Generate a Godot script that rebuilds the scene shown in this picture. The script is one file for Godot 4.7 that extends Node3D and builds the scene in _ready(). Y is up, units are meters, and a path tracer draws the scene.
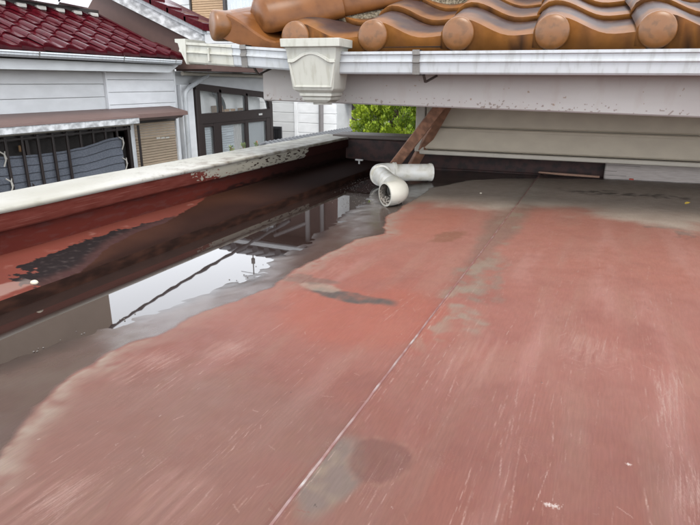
extends Node3D
# A flat red-painted metal roof with a rain puddle along its left parapet, under a tiled eave; neighbours behind.

var K := 2.4            # photographed brightness of a white level surface in this light
var M := {}
var used := {}
var rng := RandomNumberGenerator.new()

# ---------------------------------------------------------------- colours and materials
func lin(r: float, g: float, b: float) -> Color:      # photographed sRGB 0..255 to a linear base colour
	var c := Color(r / 255.0, g / 255.0, b / 255.0).srgb_to_linear()
	return Color(c.r / K, c.g / K, c.b / K)

func srgb(r: float, g: float, b: float) -> Color:
	return lin(r, g, b).linear_to_srgb()

func noise(sd: int, freq: float, oct := 4, kind := FastNoiseLite.TYPE_SIMPLEX_SMOOTH) -> FastNoiseLite:
	var n := FastNoiseLite.new()
	n.seed = sd; n.frequency = freq; n.noise_type = kind; n.fractal_octaves = oct
	return n

func grain_tex(sd: int, freq: float, lo: float, hi: float, oct := 5, size := 512, a := 0.25, b := 0.75) -> NoiseTexture2D:
	var t := NoiseTexture2D.new()
	t.width = size; t.height = size; t.seamless = true
	t.noise = noise(sd, freq, oct)
	var g := Gradient.new()
	g.set_color(0, Color(lo, lo, lo)); g.set_color(1, Color(hi, hi, hi))
	g.set_offset(0, a); g.set_offset(1, b)
	t.color_ramp = g
	return t

func ramp_tex(sd: int, freq: float, stops: Array, oct := 5, size := 512) -> NoiseTexture2D:
	var t := NoiseTexture2D.new()
	t.width = size; t.height = size; t.seamless = true
	t.noise = noise(sd, freq, oct)
	var g := Gradient.new()
	g.offsets = PackedFloat32Array(stops.map(func(s): return s[0]))
	g.colors = PackedColorArray(stops.map(func(s): return s[1]))
	t.color_ramp = g
	return t

func mat(called: String, c: Color, rough := 0.6, tex: Texture2D = null, scale := Vector3.ONE, bump := 0.0, spec := 0.5) -> StandardMaterial3D:
	var m := StandardMaterial3D.new()
	m.resource_name = called
	m.albedo_color = c; m.roughness = rough; m.metallic_specular = spec
	m.uv1_triplanar = true; m.uv1_world_triplanar = true; m.uv1_scale = scale
	if tex:
		m.albedo_texture = tex
		if bump != 0.0:
			m.heightmap_enabled = true; m.heightmap_texture = tex; m.heightmap_scale = bump
	M[called] = m
	return m

func uv_mat(called: String, im: Image, rough := 0.6) -> StandardMaterial3D:
	var m := StandardMaterial3D.new()
	m.resource_name = called
	m.albedo_texture = ImageTexture.create_from_image(im); m.roughness = rough; m.texture_repeat = false
	M[called] = m
	return m

# ---------------------------------------------------------------- things, parts
func numbered(called: String) -> String:
	var k: int = used.get(called, 0)
	used[called] = k + 1
	return called if k == 0 else "%s_%03d" % [called, k]

func tag(o: Node3D, label: String, category: String, group := "") -> Node3D:
	o.set_meta("label", label)
	if category: o.set_meta("category", category)
	if group: o.set_meta("group", group)
	return o

func thing(called: String, label: String, category: String, at := Vector3.ZERO, turn := 0.0, group := "") -> Node3D:
	var o := Node3D.new()
	o.name = numbered(called)
	add_child(o)
	o.position = at; o.rotation.y = turn
	tag(o, label, category, group)
	return o

func setting(called: String) -> Node3D:
	var o := Node3D.new()
	o.name = called; add_child(o); o.set_meta("kind", "structure")
	return o

func obj(called: String, s: SurfaceTool, m: Material, parent: Node = self) -> MeshInstance3D:
	s.generate_normals()
	var o := MeshInstance3D.new()
	o.mesh = s.commit(); o.material_override = m
	if parent == self: o.name = numbered(called)
	else:
		var k := 0
		for c in parent.get_children():
			if String(c.name) == called or String(c.name).begins_with(called + "_") and String(c.name).substr(called.length() + 1).is_valid_int(): k += 1
		o.name = called if k == 0 else "%s_%03d" % [called, k]
	parent.add_child(o, true)
	return o

func copy_part(o: MeshInstance3D, called: String, xf: Transform3D, m: Material, parent: Node) -> MeshInstance3D:
	var c := MeshInstance3D.new()
	c.mesh = o.mesh; c.material_override = m; c.name = called
	parent.add_child(c, true)
	c.transform = xf
	return c

# ---------------------------------------------------------------- shapes
func st() -> SurfaceTool:
	var s := SurfaceTool.new()
	s.begin(Mesh.PRIMITIVE_TRIANGLES)
	s.set_smooth_group(-1)
	return s

func tri(s: SurfaceTool, a: Vector3, b: Vector3, c: Vector3) -> void:
	s.add_vertex(a); s.add_vertex(b); s.add_vertex(c)

func face(s: SurfaceTool, p: Array, from: Vector3) -> void:       # a convex face turned away from a point inside
	var n: Vector3 = (p[2] - p[0]).cross(p[1] - p[0])
	var mid := Vector3.ZERO
	for v in p: mid += v
	mid /= p.size()
	if n.dot(mid - from) < 0: p.reverse()
	for k in range(1, p.size() - 1): tri(s, p[0], p[k], p[k + 1])

func box(s: SurfaceTool, lo: Vector3, hi: Vector3, bev := 0.003, xf := Transform3D.IDENTITY) -> void:
	s.set_smooth_group(-1)
	var c := (lo + hi) / 2.0
	var h := (hi - lo).abs() / 2.0
	var b: float = minf(bev, minf(h.x, minf(h.y, h.z)) * 0.45)
	var o: Vector3 = xf * c
	var at := func(x: int, y: int, z: int, axis: int) -> Vector3:
		var q := Vector3(x * (h.x - (0.0 if axis == 0 else b)), y * (h.y - (0.0 if axis == 1 else b)), z * (h.z - (0.0 if axis == 2 else b)))
		return xf * (c + q)
	var g := [-1, 1]
	for e in g:
		face(s, [at.call(e, -1, -1, 0), at.call(e, 1, -1, 0), at.call(e, 1, 1, 0), at.call(e, -1, 1, 0)], o)
		face(s, [at.call(-1, e, -1, 1), at.call(1, e, -1, 1), at.call(1, e, 1, 1), at.call(-1, e, 1, 1)], o)
		face(s, [at.call(-1, -1, e, 2), at.call(1, -1, e, 2), at.call(1, 1, e, 2), at.call(-1, 1, e, 2)], o)
	if b <= 0.0001: return
	for e in g:
		for f in g:
			face(s, [at.call(e, f, -1, 0), at.call(e, f, 1, 0), at.call(e, f, 1, 1), at.call(e, f, -1, 1)], o)
			face(s, [at.call(e, -1, f, 0), at.call(e, 1, f, 0), at.call(e, 1, f, 2), at.call(e, -1, f, 2)], o)
			face(s, [at.call(-1, e, f, 1), at.call(1, e, f, 1), at.call(1, e, f, 2), at.call(-1, e, f, 2)], o)
			for d in g:
				face(s, [at.call(e, f, d, 0), at.call(e, f, d, 1), at.call(e, f, d, 2)], o)

func beam(s: SurfaceTool, a: Vector3, b: Vector3, w: float, t: float, up := Vector3.UP, bev := 0.003) -> void:   # a box from a to b
	var z := (b - a).normalized()
	var x := up.cross(z).normalized()
	var y := z.cross(x)
	box(s, Vector3(-w / 2, -t / 2, 0), Vector3(w / 2, t / 2, a.distance_to(b)), bev, Transform3D(Basis(x, y, z), a))

func loft(s: SurfaceTool, rings: Array, smooth := true, closed := true, caps := true) -> void:   # rings of equal count joined one after another
	var n: int = rings[0].size()
	var inside := Vector3.ZERO
	for p in rings[0]: inside += p
	inside /= n
	var nxt := Vector3.ZERO
	for p in rings[1]: nxt += p
	nxt /= n
	# which way round?
	var a0: Vector3 = rings[0][0]
	var nn: Vector3 = (rings[1][0] - a0).cross(rings[0][1] - a0)
	var flip := closed and nn.dot((a0 + rings[0][1]) / 2.0 - inside) < 0
	s.set_smooth_group(1 if smooth else -1)
	for r in rings.size() - 1:
		for k in (n if closed else n - 1):
			var a: Vector3 = rings[r][k]
			var b: Vector3 = rings[r][(k + 1) % n]
			var c: Vector3 = rings[r + 1][(k + 1) % n]
			var d: Vector3 = rings[r + 1][k]
			if flip:
				tri(s, a, b, c); tri(s, a, c, d)
			else:
				tri(s, a, c, b); tri(s, a, d, c)
	if caps and closed:
		s.set_smooth_group(-1)
		for e in [0, rings.size() - 1]:
			var mid := Vector3.ZERO
			for p in rings[e]: mid += p
			mid /= n
			var other: Array = rings[1 if e == 0 else rings.size() - 2]
			var om := Vector3.ZERO
			for p in other: om += p
			om /= n
			for k in n: face(s, [mid, rings[e][k], rings[e][(k + 1) % n]], om + (om - mid) * 0.001)

func circle(c: Vector3, x: Vector3, y: Vector3, n: int, from := 0.0, to := TAU) -> Array:
	var out := []
	for k in n: out.append(c + x * cos(from + (to - from) * k / float(n)) + y * sin(from + (to - from) * k / float(n)))
	return out

func tube(s: SurfaceTool, pts: Array, radii, n := 12, caps := true) -> void:
	var rings := []
	var t0: Vector3 = (pts[1] - pts[0]).normalized()
	var x := t0.cross(Vector3.UP if absf(t0.y) < 0.9 else Vector3.RIGHT).normalized()
	for k in pts.size():
		var t: Vector3 = (pts[mini(k + 1, pts.size() - 1)] - pts[maxi(k - 1, 0)]).normalized()
		x = (x - t * x.dot(t)).normalized()
		var y := t.cross(x)
		var r: float = radii[k] if radii is Array else radii
		rings.append(circle(pts[k], x * r, y * r, n))
	loft(s, rings, true, true, caps)

func ribbon(s: SurfaceTool, prof: Array, xs: Array, lift: Callable, smooth := false, v0 := 0.0, v1 := 1.0, closed := false) -> void:
	# prof: [Vector2(z, y)] swept along x; UV: u along x, v along the profile
	var total := 0.0
	var arc := [0.0]
	for k in range(1, prof.size()):
		total += prof[k].distance_to(prof[k - 1]); arc.append(total)
	s.set_smooth_group(1 if smooth else -1)
	for i in xs.size() - 1:
		for k in prof.size() - 1:
			var q := []
			for e in [[i, k], [i + 1, k], [i + 1, k + 1], [i, k + 1]]:
				var x: float = xs[e[0]]
				var p: Vector2 = prof[e[1]]
				q.append([Vector3(x, p.y + lift.call(x), p.x), Vector2((x - xs[0]) / (xs[-1] - xs[0]), lerpf(v0, v1, arc[e[1]] / total))])
			for e in [0, 1, 2, 0, 2, 3]:
				s.set_uv(q[e][1]); s.add_vertex(q[e][0])
	if closed:
		s.set_smooth_group(-1)
		for e in [0, -1]:
			var x: float = xs[e]
			var poly := PackedVector2Array(prof.slice(0, prof.size() - 1))
			var idx := Geometry2D.triangulate_polygon(poly)
			for t in range(0, idx.size(), 3):
				var f := []
				for j in 3: f.append(Vector3(x, poly[idx[t + j]].y + lift.call(x), poly[idx[t + j]].x))
				face(s, f, Vector3(xs[0] + xs[-1], 0, 0) / 2.0 + Vector3(0, f[0].y, f[0].z))

func sheet(s: SurfaceTool, nx: int, nz: int, at: Callable) -> void:    # a grid of points, UV 0..1
	s.set_smooth_group(1)
	for i in nx:
		for j in nz:
			for e in [[0, 0], [1, 1], [1, 0], [0, 0], [0, 1], [1, 1]]:
				var u: float = (i + e[0]) / float(nx)
				var v: float = (j + e[1]) / float(nz)
				s.set_uv(Vector2(u, v)); s.add_vertex(at.call(u, v))

func prism(s: SurfaceTool, poly: PackedVector2Array, z0: float, z1: float, xf := Transform3D.IDENTITY) -> void:   # outline in x, y with thickness
	s.set_smooth_group(-1)
	var idx := Geometry2D.triangulate_polygon(poly)
	var mid := Vector3.ZERO
	for p in poly: mid += Vector3(p.x, p.y, (z0 + z1) / 2)
	mid /= poly.size()
	for z in [z0, z1]:
		for t in range(0, idx.size(), 3):
			face(s, [xf * Vector3(poly[idx[t]].x, poly[idx[t]].y, z), xf * Vector3(poly[idx[t + 1]].x, poly[idx[t + 1]].y, z), xf * Vector3(poly[idx[t + 2]].x, poly[idx[t + 2]].y, z)], xf * Vector3(poly[idx[t]].x, poly[idx[t]].y, (z0 + z1) / 2))
	var cw := Geometry2D.is_polygon_clockwise(poly)
	for k in poly.size():
		var a := poly[k]
		var b := poly[(k + 1) % poly.size()]
		var out := Vector2(b.y - a.y, a.x - b.x) * (-1.0 if cw else 1.0)
		var m2 := (a + b) / 2.0 - out.normalized() * 0.001
		face(s, [xf * Vector3(a.x, a.y, z0), xf * Vector3(b.x, b.y, z0), xf * Vector3(b.x, b.y, z1), xf * Vector3(a.x, a.y, z1)], xf * Vector3(m2.x, m2.y, (z0 + z1) / 2))

func along(list: Array, z: float) -> float:        # list of Vector2(x, z), z falling
	if z >= list[0].y: return list[0].x
	for k in range(1, list.size()):
		if z >= list[k].y:
			return lerpf(list[k - 1].x, list[k].x, (list[k - 1].y - z) / maxf(list[k - 1].y - list[k].y, 1e-5))
	return list[-1].x

func blob(x: float, z: float, cx: float, cz: float, rx: float, rz: float) -> float:   # 1 inside an ellipse, falling to 0 past its rim
	var d := Vector2((x - cx) / rx, (z - cz) / rz).length()
	return 1.0 - smoothstep(0.7, 1.15, d)

# ================================================================ the scene
func _ready() -> void:
	rng.seed = 7
	var cam := Camera3D.new()
	cam.name = "camera"
	add_child(cam)
	cam.transform = Transform3D(Basis(Vector3(0.91456, 0.00773, -0.40437), Vector3(-0.13147, 0.9512, -0.27917), Vector3(0.38248, 0.30848, 0.87095)).orthonormalized(), Vector3(0, 0.42, 0))
	cam.fov = 50.23; cam.near = 0.02; cam.far = 400.0
	cam.current = true
	var env := Environment.new()
	env.background_mode = Environment.BG_SKY
	var sky_mat := ProceduralSkyMaterial.new()
	sky_mat.sky_top_color = Color(0.85, 0.875, 0.91)
	sky_mat.sky_horizon_color = Color(1.2, 1.215, 1.24)
	sky_mat.sky_curve = 0.3
	sky_mat.ground_bottom_color = Color(0.35, 0.34, 0.33)
	sky_mat.ground_horizon_color = Color(0.5, 0.5, 0.5)
	sky_mat.sun_angle_max = 1.0
	var sky := Sky.new()
	sky.sky_material = sky_mat
	env.sky = sky
	env.background_energy_multiplier = 1.0
	env.tonemap_mode = Environment.TONE_MAPPER_LINEAR
	env.tonemap_exposure = 2.9
	env.sdfgi_enabled = true; env.ssao_enabled = true; env.ssil_enabled = true
	var we := WorldEnvironment.new()
	we.name = "world_environment"
	we.environment = env
	add_child(we)
	var sun := DirectionalLight3D.new()
	sun.name = "sun"
	sun.light_energy = 0.4
	sun.light_angular_distance = 25.0
	sun.light_color = Color(1.0, 0.98, 0.95)
	sun.shadow_enabled = true
	add_child(sun)
	sun.look_at_from_position(Vector3.ZERO, Vector3(-0.35, -1.0, -0.55))

	make_materials()
	build_ground()
	build_roof()
	build_parapets()
	build_tiled_house()
	build_red_house()
	build_sunroom()
	build_white_house()
	build_far_things()
	build_small_things()

func make_materials() -> void:
	K = 1.35                # upright faces see half the sky
	var soft := grain_tex(11, 0.012, 0.965, 1.0)
	var fine := grain_tex(12, 0.05, 0.92, 1.0)
	var coarse := grain_tex(13, 0.03, 0.75, 1.0, 5, 512, 0.3, 0.6)
	var drip := ramp_tex(14, 0.03, [[0.22, Color(0.92, 0.915, 0.90)], [0.36, Color(0.98, 0.98, 0.975)], [0.5, Color(1, 1, 1)]])
	M.soft_t = soft; M.fine_t = fine; M.coarse_t = coarse
	mat("ground", Color(0.30, 0.30, 0.29), 0.9, coarse, Vector3.ONE * 0.7)
	# own house
	mat("gutter_white", srgb(188, 192, 196), 0.36, drip, Vector3(2.2, 0.5, 2.2))
	mat("gutter_cream", srgb(190, 190, 181), 0.42, drip, Vector3(2.6, 0.7, 2.6))
	mat("bracket_grey", srgb(125, 122, 118), 0.5, fine, Vector3.ONE * 6)
	mat("iron_dark", srgb(70, 62, 58), 0.5, fine, Vector3.ONE * 6)
	mat("siding_beige", srgb(196, 184, 164), 0.55, soft, Vector3(1.2, 2, 1.2))
	mat("trim_grey", srgb(196, 188, 174), 0.45, soft, Vector3(2, 2, 2))
	mat("void_dark", srgb(45, 40, 38), 0.9, fine, Vector3.ONE * 2)
	mat("mortar", srgb(150, 140, 122), 0.95, ramp_tex(21, 0.06, [[0.3, Color(0.45, 0.42, 0.38)], [0.5, Color(0.8, 0.78, 0.74)], [0.7, Color(1, 1, 1)]]), Vector3.ONE * 3, 0.5)
	var tile_grain := grain_tex(22, 0.03, 0.92, 1.0)
	var g := mat("glazed_tile", Color.WHITE, 0.42, tile_grain, Vector3.ONE * 2.2, 0.0, 0.15)
	g.vertex_color_use_as_albedo = true
	var g2 := mat("ridge_glaze", srgb(122, 76, 38), 0.36, ramp_tex(24, 0.014, [[0.2, Color(0.78, 0.76, 0.74)], [0.45, Color(0.95, 0.95, 0.94)], [0.7, Color(1, 1, 1)]]), Vector3.ONE * 2.0, 0.0, 0.35)
	g2.vertex_color_use_as_albedo = false
	mat("ball_glaze", srgb(124, 80, 38), 0.38, ramp_tex(23, 0.02, [[0.2, Color(0.84, 0.84, 0.80)], [0.5, Color(1, 1, 1)], [0.8, Color(1, 0.97, 0.9)]]), Vector3.ONE * 3)
	# wood
	var wood := grain_tex(31, 0.03, 0.72, 1.0, 5, 512, 0.3, 0.7)
	mat("brown_wood", srgb(174, 126, 100), 0.6, wood, Vector3(1.5, 1.5, 1.5), 0.1)
	mat("old_wood", srgb(188, 178, 172), 0.85, fine, Vector3(0.6, 5, 0.6), 0.2)
	mat("pale_stick", srgb(165, 130, 110), 0.8, fine, Vector3.ONE * 6)
	# plastic pipe
	mat("pipe_cream", srgb(200, 198, 188), 0.38, M.soft_t, Vector3.ONE * 3)
	mat("pipe_white", Color(0.90, 0.895, 0.87), 0.38, ramp_tex(41, 0.014, [[0.2, Color(0.88, 0.86, 0.81)], [0.4, Color(0.98, 0.97, 0.95)], [0.7, Color(1, 1, 1)]]), Vector3.ONE * 3)
	mat("pipe_inside", srgb(170, 165, 158), 0.8, ramp_tex(42, 0.05, [[0.3, Color(0.30, 0.28, 0.26)], [0.55, Color(0.9, 0.88, 0.86)]]), Vector3.ONE * 5)
	# neighbours
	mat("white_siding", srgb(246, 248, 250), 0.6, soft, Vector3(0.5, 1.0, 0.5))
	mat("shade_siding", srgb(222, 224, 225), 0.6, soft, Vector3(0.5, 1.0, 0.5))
	mat("red_tile", srgb(80, 16, 26), 0.2, grain_tex(51, 0.02, 0.85, 1.0), Vector3.ONE * 1.4, 0.0, 0.3)
	mat("plaster", srgb(225, 222, 212), 0.8, fine, Vector3.ONE * 3)
	mat("brown_soffit", srgb(92, 68, 62), 0.7, soft, Vector3(1, 1, 1))
	var peel := ramp_tex(52, 0.012, [[0.2, Color(0.70, 0.70, 0.70)], [0.5, Color(0.86, 0.86, 0.86)], [0.75, Color(1, 1, 1)]])
	mat("peeling_white", srgb(222, 224, 226), 0.75, peel, Vector3(1.0, 1.6, 1.6))
	mat("awning_brown", srgb(112, 88, 82), 0.5, soft, Vector3(1, 1, 1))
	mat("shutter_tan", srgb(190, 170, 146), 0.5, soft, Vector3(1, 1, 1))
	mat("shutter_light", srgb(200, 166, 128), 0.5, soft, Vector3(1, 1, 1))
	mat("dark_frame", srgb(58, 48, 46), 0.4, fine, Vector3(2, 2, 2))
	mat("dark_room", srgb(60, 56, 54), 0.9, fine, Vector3(1, 1, 1))
	mat("grey_mesh", srgb(190, 194, 196), 0.85, fine, Vector3(5, 5, 5))
	mat("blue_cloth", srgb(124, 129, 138), 0.9, ramp_tex(53, 0.03, [[0.3, Color(0.84, 0.84, 0.86)], [0.7, Color(1, 1, 1)]]), Vector3(2, 6, 2))
	mat("cloth_line", srgb(74, 76, 84), 0.9, fine, Vector3(3, 3, 3))
	mat("twine", srgb(205, 200, 190), 0.9, fine, Vector3(9, 9, 9))
	mat("curtain", srgb(225, 232, 236), 0.9, soft, Vector3(3, 1, 3))
	mat("net_curtain", srgb(215, 212, 208), 0.9, soft, Vector3(1, 1, 1))
	mat("cardboard", srgb(190, 150, 108), 0.9, fine, Vector3(2, 2, 2))
	mat("grey_pipe", srgb(128, 124, 124), 0.5, soft, Vector3(1, 1, 1))
	mat("sticker", srgb(225, 225, 220), 0.5)
	mat("slate_tile", srgb(92, 94, 98), 0.6, fine, Vector3(1, 1, 1))
	mat("concrete", srgb(150, 146, 138), 0.9, coarse, Vector3.ONE * 1.5)
	mat("taupe_wall", srgb(158, 144, 130), 0.8, soft, Vector3(0.4, 0.4, 0.4))
	mat("black_metal", srgb(46, 46, 50), 0.5, fine, Vector3(3, 3, 3))
	mat("cable_black", srgb(40, 40, 44), 0.6)
	mat("leaf_yellow", srgb(190, 160, 60), 0.8)
	mat("red_plastic", srgb(176, 70, 50), 0.6)
	mat("white_plastic", srgb(200, 198, 194), 0.5)
	mat("pebble", srgb(205, 195, 176), 0.85, fine, Vector3(20, 20, 20))
	mat("foam", srgb(96, 90, 84), 0.5)
	mat("bark", srgb(90, 70, 55), 0.9, coarse, Vector3(3, 3, 3), 0.5)
	for a in [["conifer_leaf", 0.5], ["weed_leaf", 0.5]]:
		var m := mat(a[0], Color.WHITE, a[1])
		m.vertex_color_use_as_albedo = true
		m.backlight_enabled = true; m.backlight = Color(0.35, 0.4, 0.2)
	var pane := StandardMaterial3D.new()
	pane.resource_name = "pane"
	pane.transparency = BaseMaterial3D.TRANSPARENCY_ALPHA
	pane.albedo_color = Color(0.9, 0.95, 0.95, 0.06); pane.roughness = 0.02
	M.pane = pane
	K = 2.4

func build_ground() -> void:
	var s := st()
	sheet(s, 8, 8, func(u, v): return Vector3(lerpf(-150, 150, u), -3.0, lerpf(150, -150, v)))
	var o := obj("ground", s, M.ground)
	o.set_meta("kind", "structure")

# ---------------------------------------------------------------- the flat roof, its wet side and the water
var SHORE := [Vector2(-0.80, -0.3), Vector2(-0.80, -0.5), Vector2(-0.785, -0.58), Vector2(-0.755, -0.70), Vector2(-0.725, -0.8), Vector2(-0.70, -0.9), Vector2(-0.69, -1.01), Vector2(-0.70, -1.11), Vector2(-0.70, -1.27), Vector2(-0.73, -1.5), Vector2(-0.75, -1.72), Vector2(-0.77, -1.9), Vector2(-0.80, -2.11), Vector2(-0.84, -2.35), Vector2(-0.84, -2.8)]
var WET := [Vector2(-0.54, -0.1), Vector2(-0.58, -0.33), Vector2(-0.63, -0.4), Vector2(-0.65, -0.45), Vector2(-0.665, -0.52), Vector2(-0.675, -0.59), Vector2(-0.65, -0.68), Vector2(-0.65, -0.76), Vector2(-0.63, -0.84), Vector2(-0.595, -0.95), Vector2(-0.61, -1.06), Vector2(-0.60, -1.21), Vector2(-0.57, -1.38), Vector2(-0.535, -1.46), Vector2(-0.60, -1.65), Vector2(-0.60, -1.78), Vector2(-0.61, -2.2), Vector2(-0.56, -2.33), Vector2(-0.52, -2.45), Vector2(-0.36, -2.58), Vector2(0.0, -2.70), Vector2(1.2, -2.84)]

func roof_height(x: float, z: float, n: FastNoiseLite, w: FastNoiseLite) -> float:
	var d := x - along(SHORE, z)
	var y := d * 0.030 if d > 0 else d * 0.06
	if d > 0.25: y = 0.0075 + (d - 0.25) * 0.012
	y += n.get_noise_2d(x, z) * 0.0013 + w.get_noise_2d(x, z) * 0.0035 * smoothstep(0.0, 0.5, d)
	if absf(d) < 0.12: y += n.get_noise_2d(x * 3.4 + 5.0, z * 3.4) * 0.0011 * (1.0 - absf(d) / 0.12)
	return y

func build_roof() -> void:
	var w := 380
	var h := 435
	var low := Image.create(w, h, false, Image.FORMAT_RGB8)
	var low_w := Image.create(w, h, false, Image.FORMAT_RGB8)
	var na := noise(101, 1.6, 4)
	var nb := noise(102, 6.0, 4)
	var nc := noise(103, 22.0, 3)
	var nd := noise(104, 3.0, 3)
	var red := Color(172, 112, 101)
	for j in h:
		var z := -0.1 - 2.9 * (j + 0.5) / h
		var wet_x := along(WET, z)
		var shore := along(SHORE, z)
		for i in w:
			var x := -1.0 + 1.9 * (i + 0.5) / w
			var a := na.get_noise_2d(x, z)
			var b := nb.get_noise_2d(x, z)
			var c := nc.get_noise_2d(x, z)
			var e := nd.get_noise_2d(x * 4.0, z * 0.6)
			var col := red.lerp(Color(177, 107, 93), clampf(0.45 + a * 0.9, 0, 1))
			col = col.lerp(Color(176, 124, 110), clampf(e * 1.3, 0, 0.65))
			col = col.lerp(Color(160, 98, 88), clampf(-b * 0.9, 0, 0.5))
			# broad rubbed bands running with the sheet
			for q in [[-0.055, 0.016, -0.35, -1.0], [0.128, 0.022, -0.35, -1.25], [-0.165, 0.013, -0.40, -0.75], [-0.335, 0.03, -0.3, -0.7], [0.045, 0.03, -1.0, -1.9], [0.22, 0.04, -0.9, -1.9], [-0.50, 0.025, -0.5, -1.25], [-0.12, 0.03, -1.15, -1.9]]:
				var bx: float = absf(x + b * 0.012 - q[0]) / q[1]
				if bx < 1.3: col = col.lerp(Color(190, 132, 124), (1.0 - smoothstep(0.3, 1.3, bx)) * smoothstep(q[2] + 0.1, q[2] - 0.1, z) * smoothstep(q[3] - 0.15, q[3] + 0.15, z) * clampf(0.5 + e * 1.5 + c * 0.4, 0, 1) * 0.6)
			# greyer, chalky foreground on the left
			col = col.lerp(Color(164, 124, 112), blob(x, z, -0.40, -0.34, 0.30, 0.28) * 0.55)
			# rust-bright patch beside the seam
			col = col.lerp(Color(184, 100, 82), blob(x + b * 0.05, z + b * 0.04, -0.36, -0.90, 0.17, 0.16) * 0.6)
			col = col.lerp(Color(186, 104, 84), blob(x, z, -0.45, -1.62, 0.10, 0.22) * 0.5)
			# a grey-green dirty smear
			var sm := blob(x + b * 0.05, z + b * 0.04, -0.42, -0.965, 0.10, 0.032)
			col = col.lerp(Color(104, 92, 88), sm * clampf(0.75 + c * 0.6, 0, 1))
			col = col.lerp(Color(176, 160, 146), blob(x + c * 0.02, z + b * 0.03, -0.50, -0.985, 0.05, 0.03) * 0.7)
			col = col.lerp(Color(120, 98, 90), blob(x + b * 0.05, z + c * 0.02, -0.55, -1.02, 0.06, 0.03) * 0.55)
			# grey scuffed patch next to the seam, and a worn round spot with a pale rim
			col = col.lerp(Color(154, 134, 126).lerp(Color(172, 152, 136), clampf(c * 2.0, 0, 1)), blob(maxf(x, -0.237) + b * 0.02 - (z + 0.45) * 0.12, z, -0.222, -0.46, 0.03, 0.075) * (1.0 if x > -0.240 else 0.0) * 0.9)
			var rs := Vector2((x + 0.182) / 0.036, (z + 0.507) / 0.042).length() + b * 0.42
			col = col.lerp(Color(186, 138, 118), smoothstep(0.88, 0.98, rs) * (1.0 - smoothstep(0.98, 1.1, rs)) * 0.4)
			col = col.lerp(Color(146, 96, 86), (1.0 - smoothstep(0.75, 1.02, rs)) * 0.65)
			# lichen-grey patches along the seam
			col = col.lerp(Color(164, 144, 130), blob(x + b * 0.05, z + b * 0.08, -0.185, -0.945, 0.035, 0.05) * clampf(0.5 + c * 0.9, 0, 0.8))
			col = col.lerp(Color(146, 126, 114), blob(x + b * 0.06, z + b * 0.1, -0.20, -1.20, 0.05, 0.18) * clampf(0.4 + c * 0.9, 0, 0.75))
			var sx: float = absf(x + 0.24 + b * 0.02) / (0.03 + 0.05 * smoothstep(-1.2, -2.0, z))
			col = col.lerp(Color(122, 106, 96), (1.0 - smoothstep(0.4, 1.2, sx)) * smoothstep(-0.95, -1.6, z) * 0.75)
			col = col.lerp(Color(136, 86, 64), blob(x + c * 0.012 + (z + 1.486) * 0.3, z + b * 0.05, -0.361, -1.50, 0.036, 0.075) * 0.75)
			col = col.lerp(Color(110, 92, 88), blob(x + b * 0.10 + c * 0.02, z + b * 0.16, 0.22, -1.80, 0.05, 0.05) * clampf(0.5 + c * 1.2, 0, 0.8))
			var lift_ := 0.88 + 0.12 * smoothstep(-0.55, -0.85, z) + 0.06 * smoothstep(-1.0, -1.7, z)     # darker foreground; far colour raised for grazing sheen and against the eave's shade
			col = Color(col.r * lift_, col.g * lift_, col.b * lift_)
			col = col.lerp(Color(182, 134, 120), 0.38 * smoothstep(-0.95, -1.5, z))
			# pale lichen and scraped sealant along the right of the seam
			var lf := smoothstep(0.02, 0.32, nb.get_noise_2d(x * 1.6 + 3.0, z * 0.9) + 0.10 + c * 0.25) * (1.0 - smoothstep(0.25, 1.0, absf(x + 0.222 + b * 0.02) / 0.045)) * smoothstep(-0.72, -0.9, z)
			col = col.lerp(Color(162, 148, 132), lf * 0.6)
			# chalky rubbed places
			for q in [[-0.60, -0.56, 0.045, 0.05], [-0.465, -0.30, 0.06, 0.05], [-0.51, -0.66, 0.04, 0.03], [-0.54, -1.08, 0.035, 0.10], [-0.36, -0.36, 0.05, 0.06], [0.03, -0.90, 0.07, 0.05], [-0.13, -0.80, 0.03, 0.12]]:
				var bl: float = blob(x + c * 0.008, z + b * 0.03, q[0], q[1], q[2], q[3])
				if bl > 0.0: col = col.lerp(Color(200, 156, 146), bl * clampf(0.45 + nc.get_noise_2d(x * 6.0, z * 0.22) * 1.6, 0, 1) * 0.26)
			# silt left by standing water: pale rim round the wet side
			var d := x - wet_x + b * 0.012 + c * 0.004
			var rim := smoothstep(0.0, 0.006, d) * (1.0 - smoothstep(0.012, 0.065, d + b * 0.03 + c * 0.012))
			var near_rim := smoothstep(-0.78, -0.5, z) + smoothstep(-0.8, -1.2, z) * 0.75
			col = col.lerp(Color(176, 158, 145), rim * clampf(near_rim, 0.3, 0.85) * clampf(0.75 + c * 1.1 + b * 0.5, 0, 1))
			# the mossy, grimy strip under the eave, colour lightened against its shade
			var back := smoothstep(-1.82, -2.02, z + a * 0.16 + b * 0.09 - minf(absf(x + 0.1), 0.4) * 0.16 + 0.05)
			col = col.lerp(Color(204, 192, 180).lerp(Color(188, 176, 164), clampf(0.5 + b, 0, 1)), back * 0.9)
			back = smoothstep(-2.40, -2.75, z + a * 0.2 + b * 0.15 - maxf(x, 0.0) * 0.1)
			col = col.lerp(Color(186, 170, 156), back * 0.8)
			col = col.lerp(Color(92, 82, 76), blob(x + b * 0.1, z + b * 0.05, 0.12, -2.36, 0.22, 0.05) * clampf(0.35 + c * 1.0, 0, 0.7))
			# wet: dark, smooth
			var wet := 1.0 - smoothstep(-0.006, 0.004, d)
			var deep := 1.0 - smoothstep(-0.01, 0.05, x - shore + b * 0.03)
			var mud := Color(106, 84, 78).lerp(Color(66, 50, 46), deep)
			mud = mud.lerp(Color(120, 108, 100), clampf(b * 0.8 + 0.1, 0, 0.4) * (1.0 - deep))
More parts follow.
